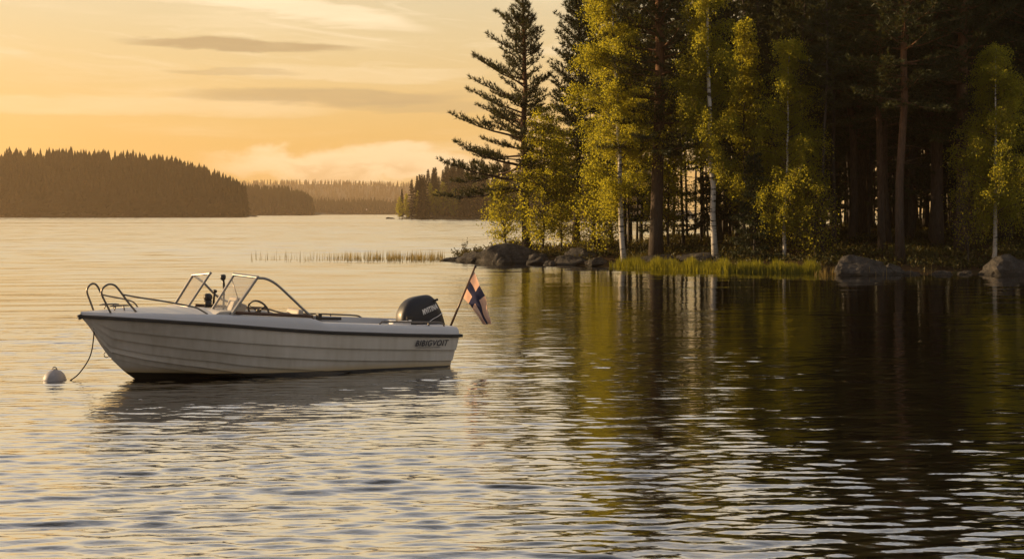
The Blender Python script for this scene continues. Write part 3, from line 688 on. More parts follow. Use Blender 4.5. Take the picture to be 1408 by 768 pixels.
# cockpit furniture
mb = MB(); mb.box((1.95, -.42, .38), (.42, .46, .10)); mb.box((1.74, -.42, .60), (.09, .46, .42), Matrix.Rotation(R(-8), 3, 'Y')); mb.box((1.95, -.42, .23), (.25, .3, .2)); mb.build('seat', SEAT, boat, bevel=.03)
mb = MB(); mb.box((2.10, .42, .36), (.42, .46, .10)); mb.box((2.34, .42, .50), (.08, .42, .34), Matrix.Rotation(R(8), 3, 'Y')); mb.box((2.10, .42, .22), (.25, .3, .2)); mb.build('seat', SEAT, boat, bevel=.03)
mb = MB(); mb.box((.36, 0, .38), (.36, 1.36, .10)); mb.box((.36, 0, .23), (.34, 1.3, .2)); mb.build('stern_bench', SEAT, boat, bevel=.02)
mb = MB(); mb.box((1.22, -.70, .655), (.06, .10, .10)); mb.tube([(1.22, -.70, .63), (.86, -.70, .61)], .022, 8); mb.build('oar_bracket', DARK, boat, bevel=.006)
mb = MB(); mb.box((.52, .56, .60), (.30, .16, .09)); mb.build('vent_box', DECK, boat, bevel=.03)
# steering wheel
ctr = Vector((2.27, -.42, .80)); ax = Vector((-.82, -.57, .5)).normalized(); s1 = Vector((-.57, .82, 0)).normalized(); s2 = ax.cross(s1)
mb = MB(); mb.tube([ctr + (s1 * math.cos(a) + s2 * math.sin(a)) * .165 for a in np.linspace(0, 2 * math.pi, 33)], .015, 8, cap=False)
for k in range(3):
    a = math.pi / 2 + k * 2.094; mb.tube([ctr - ax * .01, ctr + (s1 * math.cos(a) + s2 * math.sin(a)) * .16], .012, 6)
mb.tube([ctr - ax * .02, ctr + ax * .02], .035, 12); mb.tube([ctr - ax * .02, ctr + Vector((.42, 0, -.20))], .018, 8)
mb.build('steering_wheel', DARK, boat, smooth=True)
mb = MB(); mb.box((2.82, .18, .90), (.20, .22, .16), Matrix.Rotation(R(-22), 3, 'Y')); mb.build('chart_box', SEAT, boat, bevel=.02)
mb = MB(); mb.box((2.62, -.44, .925), (.10, .30, .16), Matrix.Rotation(R(-25), 3, 'Y')); mb.build('instrument_panel', SEAT, boat, bevel=.02)
mb = MB(); P = Vector((3.02, -.40, .96))
mb.tube([P - Vector((0, 0, .08)), P + Vector((0, 0, .02))], [.05, .055], 12); mb.tube([P + Vector((-.055, 0, .06)), P + Vector((-.03, 0, .06)), P + Vector((.03, 0, .06)), P + Vector((.055, 0, .06))], [.03, .055, .055, .03], 12); mb.build('search_lamp', DARK, boat, smooth=True)
mb = MB(); mb.tube([(2.93, -.44, .85), (2.92, -.44, 1.0), (2.91, -.43, 1.10)], [.018, .016, .014], 8); mb.tube([(2.91, -.46, 1.10), (2.91, -.40, 1.10)], .024, 8); mb.build('throttle_lever', DARK, boat, smooth=True)
mb = MB(); q = [(2.96, .06, .85), (2.955, .06, 1.10), (2.955, .06, 1.22), (2.965, .06, 1.29)]
mb.tube(q, [.014, .016, .018, .02], 8); mb.tube([(2.965, .06, 1.28), (2.967, .06, 1.31), (2.968, .06, 1.345), (2.969, .06, 1.355)], [.03, .042, .04, .02], 10); mb.build('navigation_light', DARK, boat, smooth=True)
tube_part('stay_rod', [[(2.93, .32, 1.29), (2.83, .36, .93)]], .006)
# outboard
def outboard():
    zt = [.40, .44, .52, .60, .70, .76, .81, .85, .88, .905, .925, .94, .952, .962, .968]
    XF = [(.40, .22), (.44, .245), (.60, .262), (.70, .255), (.81, .205), (.88, .145), (.92, .085), (.945, .01), (.962, -.10), (.968, -.17)]
    XR = [(.40, -.50), (.53, -.485), (.70, -.43), (.81, -.375), (.90, -.325), (.945, -.28), (.962, -.25), (.968, -.22)]
    W = [(.40, .165), (.5, .19), (.65, .19), (.76, .175), (.85, .15), (.92, .105), (.952, .06), (.968, .015)]
    rows = []
    for z in zt:
        a, b, w = interp(z, XR), interp(z, XF), interp(z, W); c, hx = (a + b) / 2, (b - a) / 2; row = []
        for k in range(41):
            t = 2 * math.pi * k / 40; ct, st = math.cos(t), math.sin(t); e = .55
            row.append((c + hx * math.copysign(abs(ct) ** e, ct), w * math.copysign(abs(st) ** e, st), z))
        rows.append(row)
    mb = MB(); mb.grid(rows); mb.add(rows[-1][:-1], [tuple(range(40))]); mb.add(rows[0][:-1], [tuple(range(39, -1, -1))])
    o = mb.build('outboard_motor', COWL, boat, smooth=True); o.data.set_sharp_from_angle(angle=R(60))
    leg = MB(); leg.box((-.20, 0, .25), (.30, .20, .34)); leg.box((-.24, 0, -.10), (.16, .09, .5)); leg.box((-.34, 0, -.32), (.42, .26, .03)); leg.tube([(-.05, 0, -.46), (-.2, 0, -.46), (-.45, 0, -.46)], [.02, .06, .05], 10); leg.build('lower_unit', COWL, o, bevel=.02)
    mb = MB(); mb.box((-.295, .135, .893), (.085, .02, .035), Matrix.Rotation(R(14), 3, 'Y')); mb.build('air_intake', BLACK, o, bevel=.006)
    mb = MB(); mb.box((.165, .183, .625), (.10, .012, .105)); mb.build('side_panel', BLACK, o, bevel=.004)
    mb = MB(); mb.box((.165, .191, .60), (.05, .006, .045)); mb.build('badge', SILVER, o, bevel=.004)
    mb = MB(); mb.tube(smooth_pts([(-.14, .196, .565), (-.20, .196, .61), (-.30, .194, .655), (-.385, .175, .70)], 12), .0055, 5); mb.build('pinstripe', SILVER, o)
    return o
motor = outboard()
def text_mesh(name, body, size, m, parent, origin, xdir, ydir, extrude=.003, shear=0.0, bold=0.0, sx=1.0):
    cu = bpy.data.curves.new(name, 'FONT'); cu.body = body; cu.size = size; cu.extrude = extrude; cu.shear = shear; cu.offset = bold; cu.space_character = 1.16
    t = bpy.data.objects.new(name, cu); COL.objects.link(t); bpy.context.view_layer.update()
    me = bpy.data.meshes.new_from_object(t.evaluated_get(bpy.context.evaluated_depsgraph_get())); bpy.data.objects.remove(t)
    X = Vector(xdir).normalized(); Y = Vector(ydir); Y = (Y - X * Y.dot(X)).normalized(); Z = X.cross(Y)
    me.transform(Matrix.Translation(Vector(origin)) @ Matrix((X * sx, Y, Z)).transposed().to_4x4()); me.materials.clear(); me.materials.append(m); me.name = name
    o = bpy.data.objects.new(name, me); COL.objects.link(o); o.parent = parent; return o
def hull_text():
    x0, x1 = .50, .02; t0 = .70
    p0 = Vector((x0, *side_pt(x0, t0))); p1 = Vector((x1, *side_pt(x1, t0 + .005))); q = Vector((x0, *side_pt(x0, .95)))
    n = (p1 - p0).cross(q - p0).normalized(); off = n * .039
    t = text_mesh('lettering', 'BIBIGVOIT', .122, NAVY, hull, p0 + off, p1 - p0, q - p0, .002, .22, .0016, 1.0)
    w = max(v.co.dot((p1 - p0).normalized()) for v in t.data.vertices) - min(v.co.dot((p1 - p0).normalized()) for v in t.data.vertices)
    d = (p1 - p0).normalized(); up = (q - p0).normalized(); s = .54 / w
    for v in t.data.vertices:
        r = v.co - (p0 + off); a = r.dot(d); v.co += d * (a * s - a)
    mb = MB(); c = p0 + off - up * .022 + d * .22; mb.box(c, (.40, .005, .004), Matrix((d, up, n)).transposed()); mb.build('underline', NAVY, hull)
hull_text()
def motor_text():
    p0 = Vector((-.055, .197, .690)); d = Vector((-.38, -.03, .125)).normalized(); up = Vector((-.02, -.18, 1))
    t = text_mesh('lettering', 'MVITINA', .105, SILVER, motor, p0, d, up, .004, .22, .004, .80)
    for v in t.data.vertices:
        r = v.co - p0; a = r.dot(d); v.co += d * (a * (.335 / .46) - a)
motor_text()
# stern flag on its raked staff
FB = Vector((-.27, .60, .50)); FT = Vector((-.70, .60, 1.385))
M4 = Matrix.Translation(BOAT_POS) @ Matrix.Rotation(BOAT_RZ, 4, 'Z')
flag = empty('stern_flag', M4 @ FB, BOAT_RZ, 'limp white flag with a blue cross on a raked wooden staff at the boat stern', 'flag')
mb = MB(); mb.tube([(0, 0, 0), FT - FB], [.017, .014], 10); mb.build('staff', WOODP, flag, smooth=True)
e = (FT - FB).normalized(); mb = MB(); mb.tube([FT - FB, FT - FB + e * .012, FT - FB + e * .03, FT - FB + e * .036], [.012, .022, .022, .008], 10); mb.build('finial', DARK, flag, smooth=True)
def cloth():
    W = bpy.data.materials.new('flag_white'); Bm = bpy.data.materials.new('flag_blue')
    out = []
    for m, c, tcol in ((W, (.68, .60, .54), (.85, .50, .34)), (Bm, (.035, .042, .095), (.04, .04, .08))):
        m.use_nodes = True; nt = m.node_tree; b = nt.nodes['Principled BSDF']; b.inputs['Base Color'].default_value = (*c, 1); b.inputs['Roughness'].default_value = .8
        t = nt.nodes.new('ShaderNodeBsdfTranslucent'); t.inputs[0].default_value = (*tcol, 1); ms = nt.nodes.new('ShaderNodeMixShader'); ms.inputs[0].default_value = .5
        nt.links.new(b.outputs[0], ms.inputs[1]); nt.links.new(t.outputs[0], ms.inputs[2]); nt.links.new(ms.outputs[0], nt.nodes['Material Output'].inputs[0])
    A = Vector((-.69, 0, .80)) * 1.0
    A = (FT - FB) * .955; Bp = (FT - FB) * .52
    top = smooth_pts([A, A + Vector((-.075, .02, -.20)), A + Vector((-.17, .05, -.42)), A + Vector((-.235, .02, -.62)), A + Vector((-.30, -.03, -.80))], 41)
    bot = smooth_pts([Bp, Bp + Vector((-.10, -.03, -.09)), Bp + Vector((-.22, -.09, -.20)), Bp + Vector((-.29, -.05, -.33)), Bp + Vector((-.345, .03, -.42))], 41)
    nu, nv = 41, 23; P = []
    for i in range(nu):
        a, b = Vector(top[i]), Vector(bot[i]); u = i / (nu - 1); row = []
        for j in range(nv):
            v = j / (nv - 1); p = a.lerp(b, v); p.y += .045 * u * math.sin(v * 8.5 + 1.2 * u) + .03 * math.sin(u * 7 + v * 3) * u; p.x += .014 * u * math.sin(v * 11); p.y += .016 * math.sin(v * 19 + u * 5) * u + .010 * math.sin(u * 16 - v * 4)
            row.append(p)
        P.append(row)
    mb = MB()
    mb.grid(P)
    k = 0
    for i in range(nu - 1):
        for j in range(nv - 1):
            u, v = (i + .5) / (nu - 1), (j + .5) / (nv - 1); mb.m[k] = 1 if (.37 < v < .64 or .27 < u < .45) else 0; k += 1
    mb.build('cloth', [W, Bm], flag, smooth=True)
cloth()
# mooring rope and buoy
rope = MB(); a = M4 @ Vector((4.70, .07, .83)); b = at(97, 521, 17.19); mid = (a + b) / 2 + Vector((.10, 0, -.10))
rp = smooth_pts([a, a.lerp(mid, .5) + Vector((.02, 0, -.01)), mid, mid.lerp(b, .6) + Vector((.02, 0, -.03)), Vector((b.x, b.y, .0)), Vector((b.x - .12, b.y - .03, -.06))], 30)
rope.tube(rp, .0085, 6); tag(rope.build('mooring_rope', ROPE, None, smooth=True), 'thin dark mooring rope slanting from the bow down to the water', 'rope')
def build_buoy():
    p = at(75, 522, 17.2); root = empty('mooring_buoy', (p.x, p.y, -.012), 0, 'pale grey round buoy floating off the bow of the boat', 'buoy')
    rows = []; r = .146
    for t in np.linspace(0, math.pi, 20): rows.append([(r * math.sin(t) * math.cos(q), r * math.sin(t) * math.sin(q), .01 + r * .98 * math.cos(t)) for q in np.linspace(0, 2 * math.pi, 33)])
    mb = MB(); mb.grid(rows); mb.build('float', BUOYM, root, smooth=True)
    mb = MB(); mb.tube([(.147 * math.cos(q), .147 * math.sin(q), .018) for q in np.linspace(0, 2 * math.pi, 33)], .007, 6, cap=False); mb.build('seam', BUOYM, root, smooth=True)
    mb = MB(); mb.tube([(.03 * math.cos(q), 0, .152 + .03 * math.sin(q)) for q in np.linspace(-.3, math.pi + .3, 14)], .007, 6); mb.tube([(0, 0, .145), (0, 0, .158)], .022, 12); mb.build('mooring_eye', STEEL, root, smooth=True)
build_buoy()

# ------------------------------------------------------------------ boulders on the shore
def boulder(name_label, px, py_base, Y, w, h, d, seed, rz=0.0, flat=1.0, sub=4, cat='boulder', group=None, name='boulder', z0=None, rough=1.0):
    bm = bmesh.new(); bmesh.ops.create_icosphere(bm, subdivisions=sub, radius=1.0); off = Vector((seed * 7.3, seed * 3.1, seed * 1.7))
    rg = random.Random(seed * 13 + 5); planes = [(Vector((rg.gauss(0, 1), rg.gauss(0, 1), rg.gauss(.15, .7))).normalized(), rg.uniform(.66, .95)) for _ in range(15)]
    for v in bm.verts:
        p = v.co.copy()
        for pn, pd in planes:
            e = p.dot(pn) - pd
            if e > 0: p -= pn * e * .97
        n = p * 1.08
        q = 1 + rough * (.22 * mnoise.noise(p * 1.1 + off) + .12 * mnoise.noise(p * 2.6 + off) + .06 * mnoise.noise(p * 6 + off) + .05 * mnoise.noise(p * 13 + off))
        # broken facets
        c = mnoise.cell(p * 1.6 + off); q += .05 * (c - .5)
        v.co = Vector((n.x * q * w / 2, n.y * q * d / 2, n.z * q * h * (1.0 if n.z > 0 else .5)))
    me = bpy.data.meshes.new(name); bm.to_mesh(me); bm.free(); me.materials.append(ROCK)
    me.polygons.foreach_set('use_smooth', [True] * len(me.polygons)); me.set_sharp_from_angle(angle=R(19))
    o = bpy.data.objects.new(name, me); COL.objects.link(o); x = (px - CX) * Y / F
    o.location = (x, Y, (max(gz(x, Y), -.1) if z0 is None else z0)); o.rotation_euler = (0, 0, rz); tag(o, name_label, cat, group); return o
ROCKS = [  # label, px, depth, width, height, depth size, seed
 ('low rubbly rock at the left tip of the point with grass tufts on it', 632, 58.9, 1.9, .30, 1.0, 1),
 ('domed grey boulder second from the left end of the point', 662, 57.6, 2.3, .60, 1.5, 2),
 ('largest smooth dark boulder on the point under the leaning pine', 708, 56.6, 3.5, .86, 2.2, 3),
 ('small rim lit rock leaning on the foot of the largest point boulder', 692, 55.6, 1.0, .50, .8, 4),
 ('blocky dark rock at the waterline just right of the largest point boulder', 742, 55.2, 1.4, .52, 1.1, 5),
 ('low flat slab of rock at the waterline left of the yellow grass', 783, 54.6, 1.9, .42, 1.2, 6),
 ('small pale rock in the water between the dark block and the flat slab', 757, 54.2, .6, .28, .5, 7),
 ('small angular stone in the water before the domed boulder', 676, 56.4, .7, .22, .5, 17),
 ('flat stone at the very left end of the point among the reeds', 613, 59.4, .7, .14, .5, 18),
 ('jagged stone between the outermost rock and the domed boulder', 647, 58.0, .8, .34, .6, 19),
 ('narrow dark stone behind the flat slab left of the yellow grass', 800, 54.9, 1.3, .40, .9, 20),
 ('half sunk dark stone right beside the flat slab near the grass edge', 822, 53.6, 1.1, .26, .7, 21),
 ('grey slab lying on the bank behind the yellow grass', 905, 52.4, 2.0, .26, 1.6, 8),
 ('sloping dark slab on the bank beside the second white birch', 968, 51.6, 2.3, .30, 1.6, 9),
 ('big pale granite boulder in the water right of the shore grass', 1184, 46.0, 2.3, .66, 1.5, 10),
 ('lower dark rock against the right side of the big pale boulder', 1222, 46.4, 1.2, .40, 1.0, 11),
 ('small flat rock awash right of the big pale boulder', 1250, 46.1, .75, .22, .6, 12),
 ('rounded low rock midway between the two large boulders on the right', 1296, 46.0, .95, .24, .7, 13),
 ('small dark stone beside the low rock midway along the right bank', 1328, 46.2, .6, .20, .5, 14),
 ('large grey domed boulder near the right edge below the slim birch', 1382, 46.0, 1.75, .68, 1.4, 15),
 ('boulder cut by the right edge of the view', 1424, 46.1, 1.2, .62, 1.1, 16)]
for lb, px, Y, w, h, d, s in ROCKS:
    boulder(lb, px, 0, Y, w, h, d, s, rz=s * 1.3 % .6 - .3, group='boulders along the shore', z0=(-.06 if Y < 47 or px < 800 else None))

# ------------------------------------------------------------------ trees
def put(root, px, Y, rz=0.0, label=None, cat='tree', group=None):
    x = (px - CX) * Y / F; root.location = (x, Y, gz(x, Y) - .06); root.rotation_euler = (0, 0, rz); tag(root, label, cat, group); return root
# pine on the point: long limbs to the left (towards -x)
def hero_asym(az, h):
    c = math.cos(az - math.pi)                        # 1 towards the left
    low = np.clip((.62 - h) / .25, 0, 1)
    return float(1.0 + .36 * c + low * (.25 * c - .18))
put(make_conifer('pine_tree', 21, 12.1, .20, .26, 2.95, 'hero', .37, 5, hero_asym, .18, NEEDLE, PINE_BARK, -.012, 8, .19, False, .017, True), 725, 58.0, 0, 'young pine with open layered limbs standing alone over the boulders on the point', 'pine tree')
put(make_conifer('spruce_tree', 22, 14.0, .19, .16, 2.7, 'hero', .36, 6, None, .17, SPRUCE, GREY_BARK, 0, 8, .22, False, .019), 793, 60.5, .4, 'dark conifer right behind the lone pine and left of the big golden birch', 'conifer')
put(make_birch('birch_tree', 31, 13.4, .115, .17, 1.75, 78000, 1.0, (-.85, 0), leaf=.064), 859, 52.6, 0, 'large golden lit birch with a leaning white trunk at the left end of the grass', 'birch tree')
put(make_birch('birch_tree', 32, 14.6, .125, .24, 1.18, 62000, 1.15, (-.40, 0), leaf=.064), 984, 51.0, 0, 'tall slim birch with a straight white trunk rising behind the middle of the grass', 'birch tree')
put(make_birch('birch_tree', 33, 8.6, .075, .14, 1.4, 46000, 1.2, (.25, 0), leaf=.062), 1077, 50.0, 0, 'mid height dark green birch behind the right end of the grass', 'birch tree')
put(make_birch('birch_tree', 34, 8.1, .085, .20, 1.5, 48000, 1.3, (-.05, 0), leaf=.062), 1366, 47.8, 0, 'slim birch with a thin white trunk above the right hand boulders', 'birch tree')
put(make_birch('birch_tree', 35, 3.4, .035, .16, .85, 4200, .7, (-.30, 0), GREY_BARK, .08), 697, 58.2, 0, 'small leaning birch sapling beside the largest point boulder', 'birch tree')
put(make_birch('birch_tree', 36, 6.6, .05, .10, 1.3, 14000, .9, (.1, 0), GREY_BARK, .08), 746, 57.0, 0, 'young golden birch standing just right of the lone pine trunk', 'birch tree')
put(make_birch('birch_tree', 37, 5.6, .045, .12, 1.1, 10000, .9, (.1, 0), GREY_BARK, .08), 772, 58.4, 0, 'thin young birch between the golden birch sapling and the dark conifer', 'birch tree')
put(make_birch('birch_tree', 38, 9.8, .07, .24, .95, 16000, 1.1, (.1, 0), GREY_BARK), 1022, 53.5, 0, 'grey stemmed birch close behind the right side of the tall slim birch', 'birch tree')
put(make_birch('birch_tree', 39, 3.2, .028, .30, .55, 1400, .8, (.05, 0), GREY_BARK), 1331, 47.9, 0, 'little green birch sapling on the bank left of the slim white birch', 'birch tree')
put(make_birch('birch_tree', 40, 3.4, .03, .10, .9, 4200, .9, (.1, 0), GREY_BARK), 1120, 49.6, 0, 'bushy low birch at the right end of the shore grass', 'birch tree')
put(make_birch('birch_tree', 41, 4.6, .04, .12, 1.1, 8000, .9, (.1, 0), GREY_BARK), 822, 55.5, 0, 'young birch filling the gap left of the leaning white trunk', 'birch tree')
put(make_birch('birch_tree', 42, 7.4, .06, .16, 1.2, 12000, .9, (.1, 0), GREY_BARK), 918, 55.5, 0, 'young birch half hidden behind the big dark pine trunk', 'birch tree')
put(make_conifer('spruce_tree', 44, 4.6, .06, .06, 1.15, 'spruce', .26, 6, None, .13, SPRUCE, GREY_BARK, 0, 8, .16, False, .016), 1038, 50.4, 1.0, 'young bushy spruce added right of the tall slim birch to shade the mid height green birch', 'spruce tree')  # extra tree, added to keep the low sun off the green birch's lower crown
pineA = put(make_conifer('pine_tree', 23, 21.0, .27, .22, 2.9, 'pine', .50, 6, None, .19, NEEDLE, PINE_BARK, 0, 8, .27, True, .021), 902, 53.0, 0, 'big dark pine with a thick straight trunk between the two white birches', 'pine tree')
pineB = put(make_conifer('pine_tree', 24, 20.0, .165, .30, 2.5, 'pine', .50, 6, None, .19, NEEDLE, PINE_BARK, .01, 8, .27, True, .021), 1238, 48.5, .6, 'tall pine with a bare reddish trunk right behind the big pale boulder', 'pine tree')
pineC = put(make_conifer('pine_tree', 25, 18.5, .17, .26, 2.4, 'pine', .48, 6, None, .19, NEEDLE, PINE_BARK, -.01, 8, .27, True, .021), 1171, 55.0, 2.0, 'dark pine set back on the slope left of the reddish trunked pine', 'pine tree')
spruceA = put(make_conifer('spruce_tree', 26, 17.5, .18, .14, 2.2, 'spruce', .42, 6, None, .17, SPRUCE, GREY_BARK, 0, 8, .25, True, .021), 1320, 55, 1.0, 'dense dark spruce behind the slim birch on the right', 'spruce tree')
spruceB = put(make_conifer('spruce_tree', 27, 15.0, .15, .10, 1.9, 'spruce', .40, 6, None, .17, SPRUCE, GREY_BARK, 0, 8, .25, True, .021), 1065, 58, 2.0, 'dense dark spruce behind the mid height green birch', 'spruce tree')
poleA = put(make_conifer('pine_tree', 28, 15.0, .095, .42, 1.5, 'pine', .50, 5, None, .18, NEEDLE, GREY_BARK, 0, 7, .27, True, .021), 816, 57.5, 1.0, 'thin pole like pine just left of the leaning white birch trunk', 'pine tree')
poleB = put(make_conifer('pine_tree', 29, 13.0, .075, .46, 1.3, 'pine', .50, 5, None, .18, NEEDLE, GREY_BARK, .015, 7, .27, True, .021), 1130, 49.8, 1.0, 'thin pine stem at the right end of the shore grass', 'pine tree')
def forest():
    rng = np.random.default_rng(77); placed = [(o.location.x, o.location.y) for o in COL.objects if o.type == 'EMPTY' and o.get('category', '').endswith(('tree', 'conifer'))]
    big, pole, spr = [pineA, pineB, pineC], [poleA, poleB], [spruceA, spruceB]; n = 0
    for _ in range(9000):
        x = rng.uniform(1, 62); y = rng.uniform(47, 112)
        if abs(x) / y > .60: continue
        d = float(coast_d(np.array([x]), np.array([y]))[0])
        if d < 2.2: continue
        front = y - np.interp(x, [4, 8, 11, 18, 30, 60], [52.6, 49.2, 47.6, 46.7, 45, 41])
        left = np.clip((13 - x) / 9, 0, 1)
        if left > 0 and front > 22 - 6 * left: continue
        if front > 46: continue
        if x < 30 and front < 4.2: continue
        md = 1.65 + 1.3 * left + (.4 if x < 11 else 0) + (.9 if front > 28 else 0)
        if any((x - a) ** 2 + (y - b) ** 2 < md * md for a, b in placed): continue
        placed.append((x, y)); n += 1
        u = rng.random()
        src = (pole[rng.integers(2)] if u < .40 + .25 * left else big[rng.integers(3)] if u < .78 else spr[rng.integers(2)])
        kind = 0 if src in pole else 1 if src in big else 2
        k = rng.uniform(.78, 1.08) * (.92 if left > .3 else 1); z = gz(x, y) - .08
        lb = ('slender pine with a thin pole stem standing back inside the wood', 'full grown dark pine standing back inside the wood', 'dark spruce standing back inside the wood')[kind]
        dup(src, (x, y, z), rng.uniform(0, 6.28), (k, k, k * rng.uniform(.95, 1.08)), (rng.normal(0, .015), rng.normal(0, .015)), lb,
            ('pine tree', 'pine tree', 'spruce tree')[kind], ('slender pines inside the wood', 'large pines inside the wood', 'spruces inside the wood')[kind])
        if n >= 260: break
    m = 0                                             # extra thin stems among the big trunks
    for _ in range(4000):
        x = rng.uniform(5, 34); y = rng.uniform(52, 84); front = y - np.interp(x, [4, 8, 11, 18, 30, 60], [52.6, 49.2, 47.6, 46.7, 45, 41])
        if abs(x) / y > .45 or front < 6 or front > 30 or (x < 11 and front > 17) or coast_d(np.array([x]), np.array([y]))[0] < 2.5: continue
        if any((x - a) ** 2 + (y - b) ** 2 < 1.0 for a, b in placed): continue
        placed.append((x, y)); m += 1; k = rng.uniform(.7, 1.0)
        dup(pole[rng.integers(2)], (x, y, gz(x, y) - .08), rng.uniform(0, 6.28), (k, k, k * 1.05), (rng.normal(0, .02), rng.normal(0, .02)), 'slender pine with a thin pole stem standing back inside the wood', 'pine tree', 'slender pines inside the wood')
        if m >= 90: break
    print('forest trees', n, m)
forest()

# ------------------------------------------------------------------ ground cover, grass and reeds (uncountable)
def ground_cover():
    rng = np.random.default_rng(5); n = 60000
    x = rng.uniform(-3, 32, n); y = rng.uniform(45, 82, n); d = coast_d(x, y)
    cl = np.sin(1.7 * x + 2 * np.sin(.9 * y)) * np.sin(1.3 * y + 1) + rng.normal(0, .5, n)
    front = y - np.interp(x, [4, 8, 11, 18, 30], [52.6, 49.2, 47.6, 46.7, 45])
    ok = (d > .45) & (cl > -.15) & (front < 26); x, y = x[ok], y[ok]
    z = ground_z(x, y); P = np.column_stack([x, y, z]); out = []
    for k in range(7):
        Q = P + np.column_stack([rng.normal(0, .12, len(P)), rng.normal(0, .12, len(P)), np.abs(rng.normal(.07, .10, len(P)))])
        d_ = unit(rng.normal(0, .7, P.shape) + np.array([0, 0, .6])); u = unit(np.cross(d_, rng.normal(size=P.shape)))
        out.append(rhombs(Q, d_, u, .11 * rng.uniform(.6, 1.5, len(P)), .03))
    V = np.concatenate(out); tag(np_mesh('ground_cover', V, 4, np.arange(len(V)), BUSH_LEAF), 'low blueberry and heather undergrowth covering the wooded bank', 'undergrowth', kind='stuff')
ground_cover()
def grass():
    rng = np.random.default_rng(6); n = 15000
    px = np.concatenate([rng.uniform(848, 1128, n), rng.normal(925, 40, n // 4)]); px = px[(px > 838) & (px < 1140)]
    t = rng.uniform(0, 1, len(px)); bx = (px - CX) / F
    Yf = np.interp(px, [838, 900, 1000, 1128, 1140], [52.8, 50.4, 48.0, 46.9, 46.9]); Y = Yf + t * np.interp(px, [838, 870, 1100, 1140], [.3, 1.5, 1.3, .3])
    clump = .7 + .5 * np.sin(px * .21) * np.sin(px * .057 + 1) + rng.normal(0, .2, len(px))
    P = np.column_stack([bx * Y, Y, np.full(len(Y), -.03)]); h = np.clip(.43 * (.4 + .6 * clump), .12, .7) * rng.uniform(.6, 1.25, len(Y)) 
    D = unit(np.column_stack([rng.normal(0, .16, len(Y)), rng.normal(0, .16, len(Y)), np.ones(len(Y))])); U = unit(np.column_stack([np.ones(len(Y)), rng.normal(0, .5, len(Y)), np.zeros(len(Y))]))
    V = blades(P, D, U, h, .013); tag(np_mesh('shore_grass', V, 3, np.arange(len(V)), GRASS), 'strip of bright yellow green grass growing in the shallows along the bank', 'grass', kind='stuff')
grass()
def reeds():
    rng = np.random.default_rng(8)
    px = np.concatenate([rng.uniform(345, 470, 60), 612 - np.abs(rng.normal(0, 95, 800)), rng.uniform(470, 612, 420), rng.uniform(1120, 1150, 40), rng.uniform(1195, 1222, 10), rng.uniform(1250, 1285, 5)])
    px = px[px > 340]; Y = np.where(px < 700, rng.uniform(58.5, 63.0, len(px)), rng.uniform(45.2, 46.0, len(px)))
    clump = np.where(px < 700, .5 + .5 * np.sin(px * .33) * np.sin(px * .11), 1); keep = rng.random(len(px)) < .35 + .65 * clump; px, Y = px[keep], Y[keep]
    P = np.column_stack([(px - CX) / F * Y, Y, np.full(len(Y), -.05)]); n = len(P); h = rng.uniform(.22, .62, n) * np.where(px > 700, .75, 1)
    D = unit(np.column_stack([rng.normal(0, .05, n), rng.normal(0, .05, n), np.ones(n)])); mb = []
    for k in range(3):
        a = rng.uniform(0, 3.14, n); U = np.column_stack([np.cos(a), np.sin(a), np.zeros(n)]); mb.append(blades(P, unit(D + rng.normal(0, .03, (n, 3)) * (k > 0)), U, h * (1 if k == 0 else rng.uniform(.5, 1, n)), .008))
    V = np.concatenate(mb); tag(np_mesh('reeds', V, 3, np.arange(len(V)), REED), 'thin sparse reeds standing in the shallow water off the point and by the boulders', 'reeds', kind='stuff')
reeds()
def weeds():
    rng = np.random.default_rng(18)
    for px, Y, hh, lb in ((641, 59, .95, 'tall dry weed stalks standing on the left tip of the point'), (627, 59.5, .5, 'short dry weed tuft on the outermost rock of the point'), (656, 58.2, .62, 'dry weed stalk just left of the domed boulder')):
        x = (px - CX) * Y / F; root = empty('weed_clump', (x, Y, max(gz(x, Y), 0) + .1), 0, lb, 'weed'); mb = MB(); Lf = []
        for k in range(6):
            a = rng.uniform(0, 6.28); b = Vector((math.cos(a) * .05, math.sin(a) * .05, 0)); t = b + Vector((rng.normal(0, .12), rng.normal(0, .1), hh * rng.uniform(.6, 1))); mb.tube([b, b.lerp(t, .5) + Vector((.01, 0, .02)), t], [.006, .005, .003], 4)
            for q in range(14): Lf.append(b.lerp(t, rng.uniform(.3, 1)) + Vector(rng.normal(0, .02, 3)))
        mb.build('stalks', TWIG, root); P = np.array(Lf); d = unit(rng.normal(size=P.shape)); V = rhombs(P, d, unit(np.cross(d, rng.normal(size=P.shape))), .08, .02); np_mesh('leaves', V, 4, np.arange(len(V)), BUSH_LEAF, root)
weeds()

# ------------------------------------------------------------------ far shores
def far_tree(rng, H, W, tiers=9):
    out = []; z = H * rng.uniform(.04, .12)
    for k in range(tiers):
        t = k / tiers; zb = z + (H - z) * t; zt = min(H, zb + (H - z) / tiers * 1.9); r = W * (1 - t) ** .85 * rng.uniform(.75, 1.15); m = 6; a0 = rng.uniform(0, 6.28)
        for j in range(m):
            a = a0 + 6.283 * (j + rng.normal(0, .2)) / m; rr = r * rng.uniform(.6, 1.25); da = .55
            out += [(rr * math.cos(a - da) * .62, rr * math.sin(a - da) * .62, zb + H * .01), (rr * math.cos(a) , rr * math.sin(a), zb - H * .028), (rr * math.cos(a + da) * .62, rr * math.sin(a + da) * .62, zb + H * .015),
                    (rr * math.cos(a - da) * .62, rr * math.sin(a - da) * .62, zb + H * .01), (rr * math.cos(a + da) * .62, rr * math.sin(a + da) * .62, zb + H * .015), (0, 0, zt)]
    return np.array(out, float)
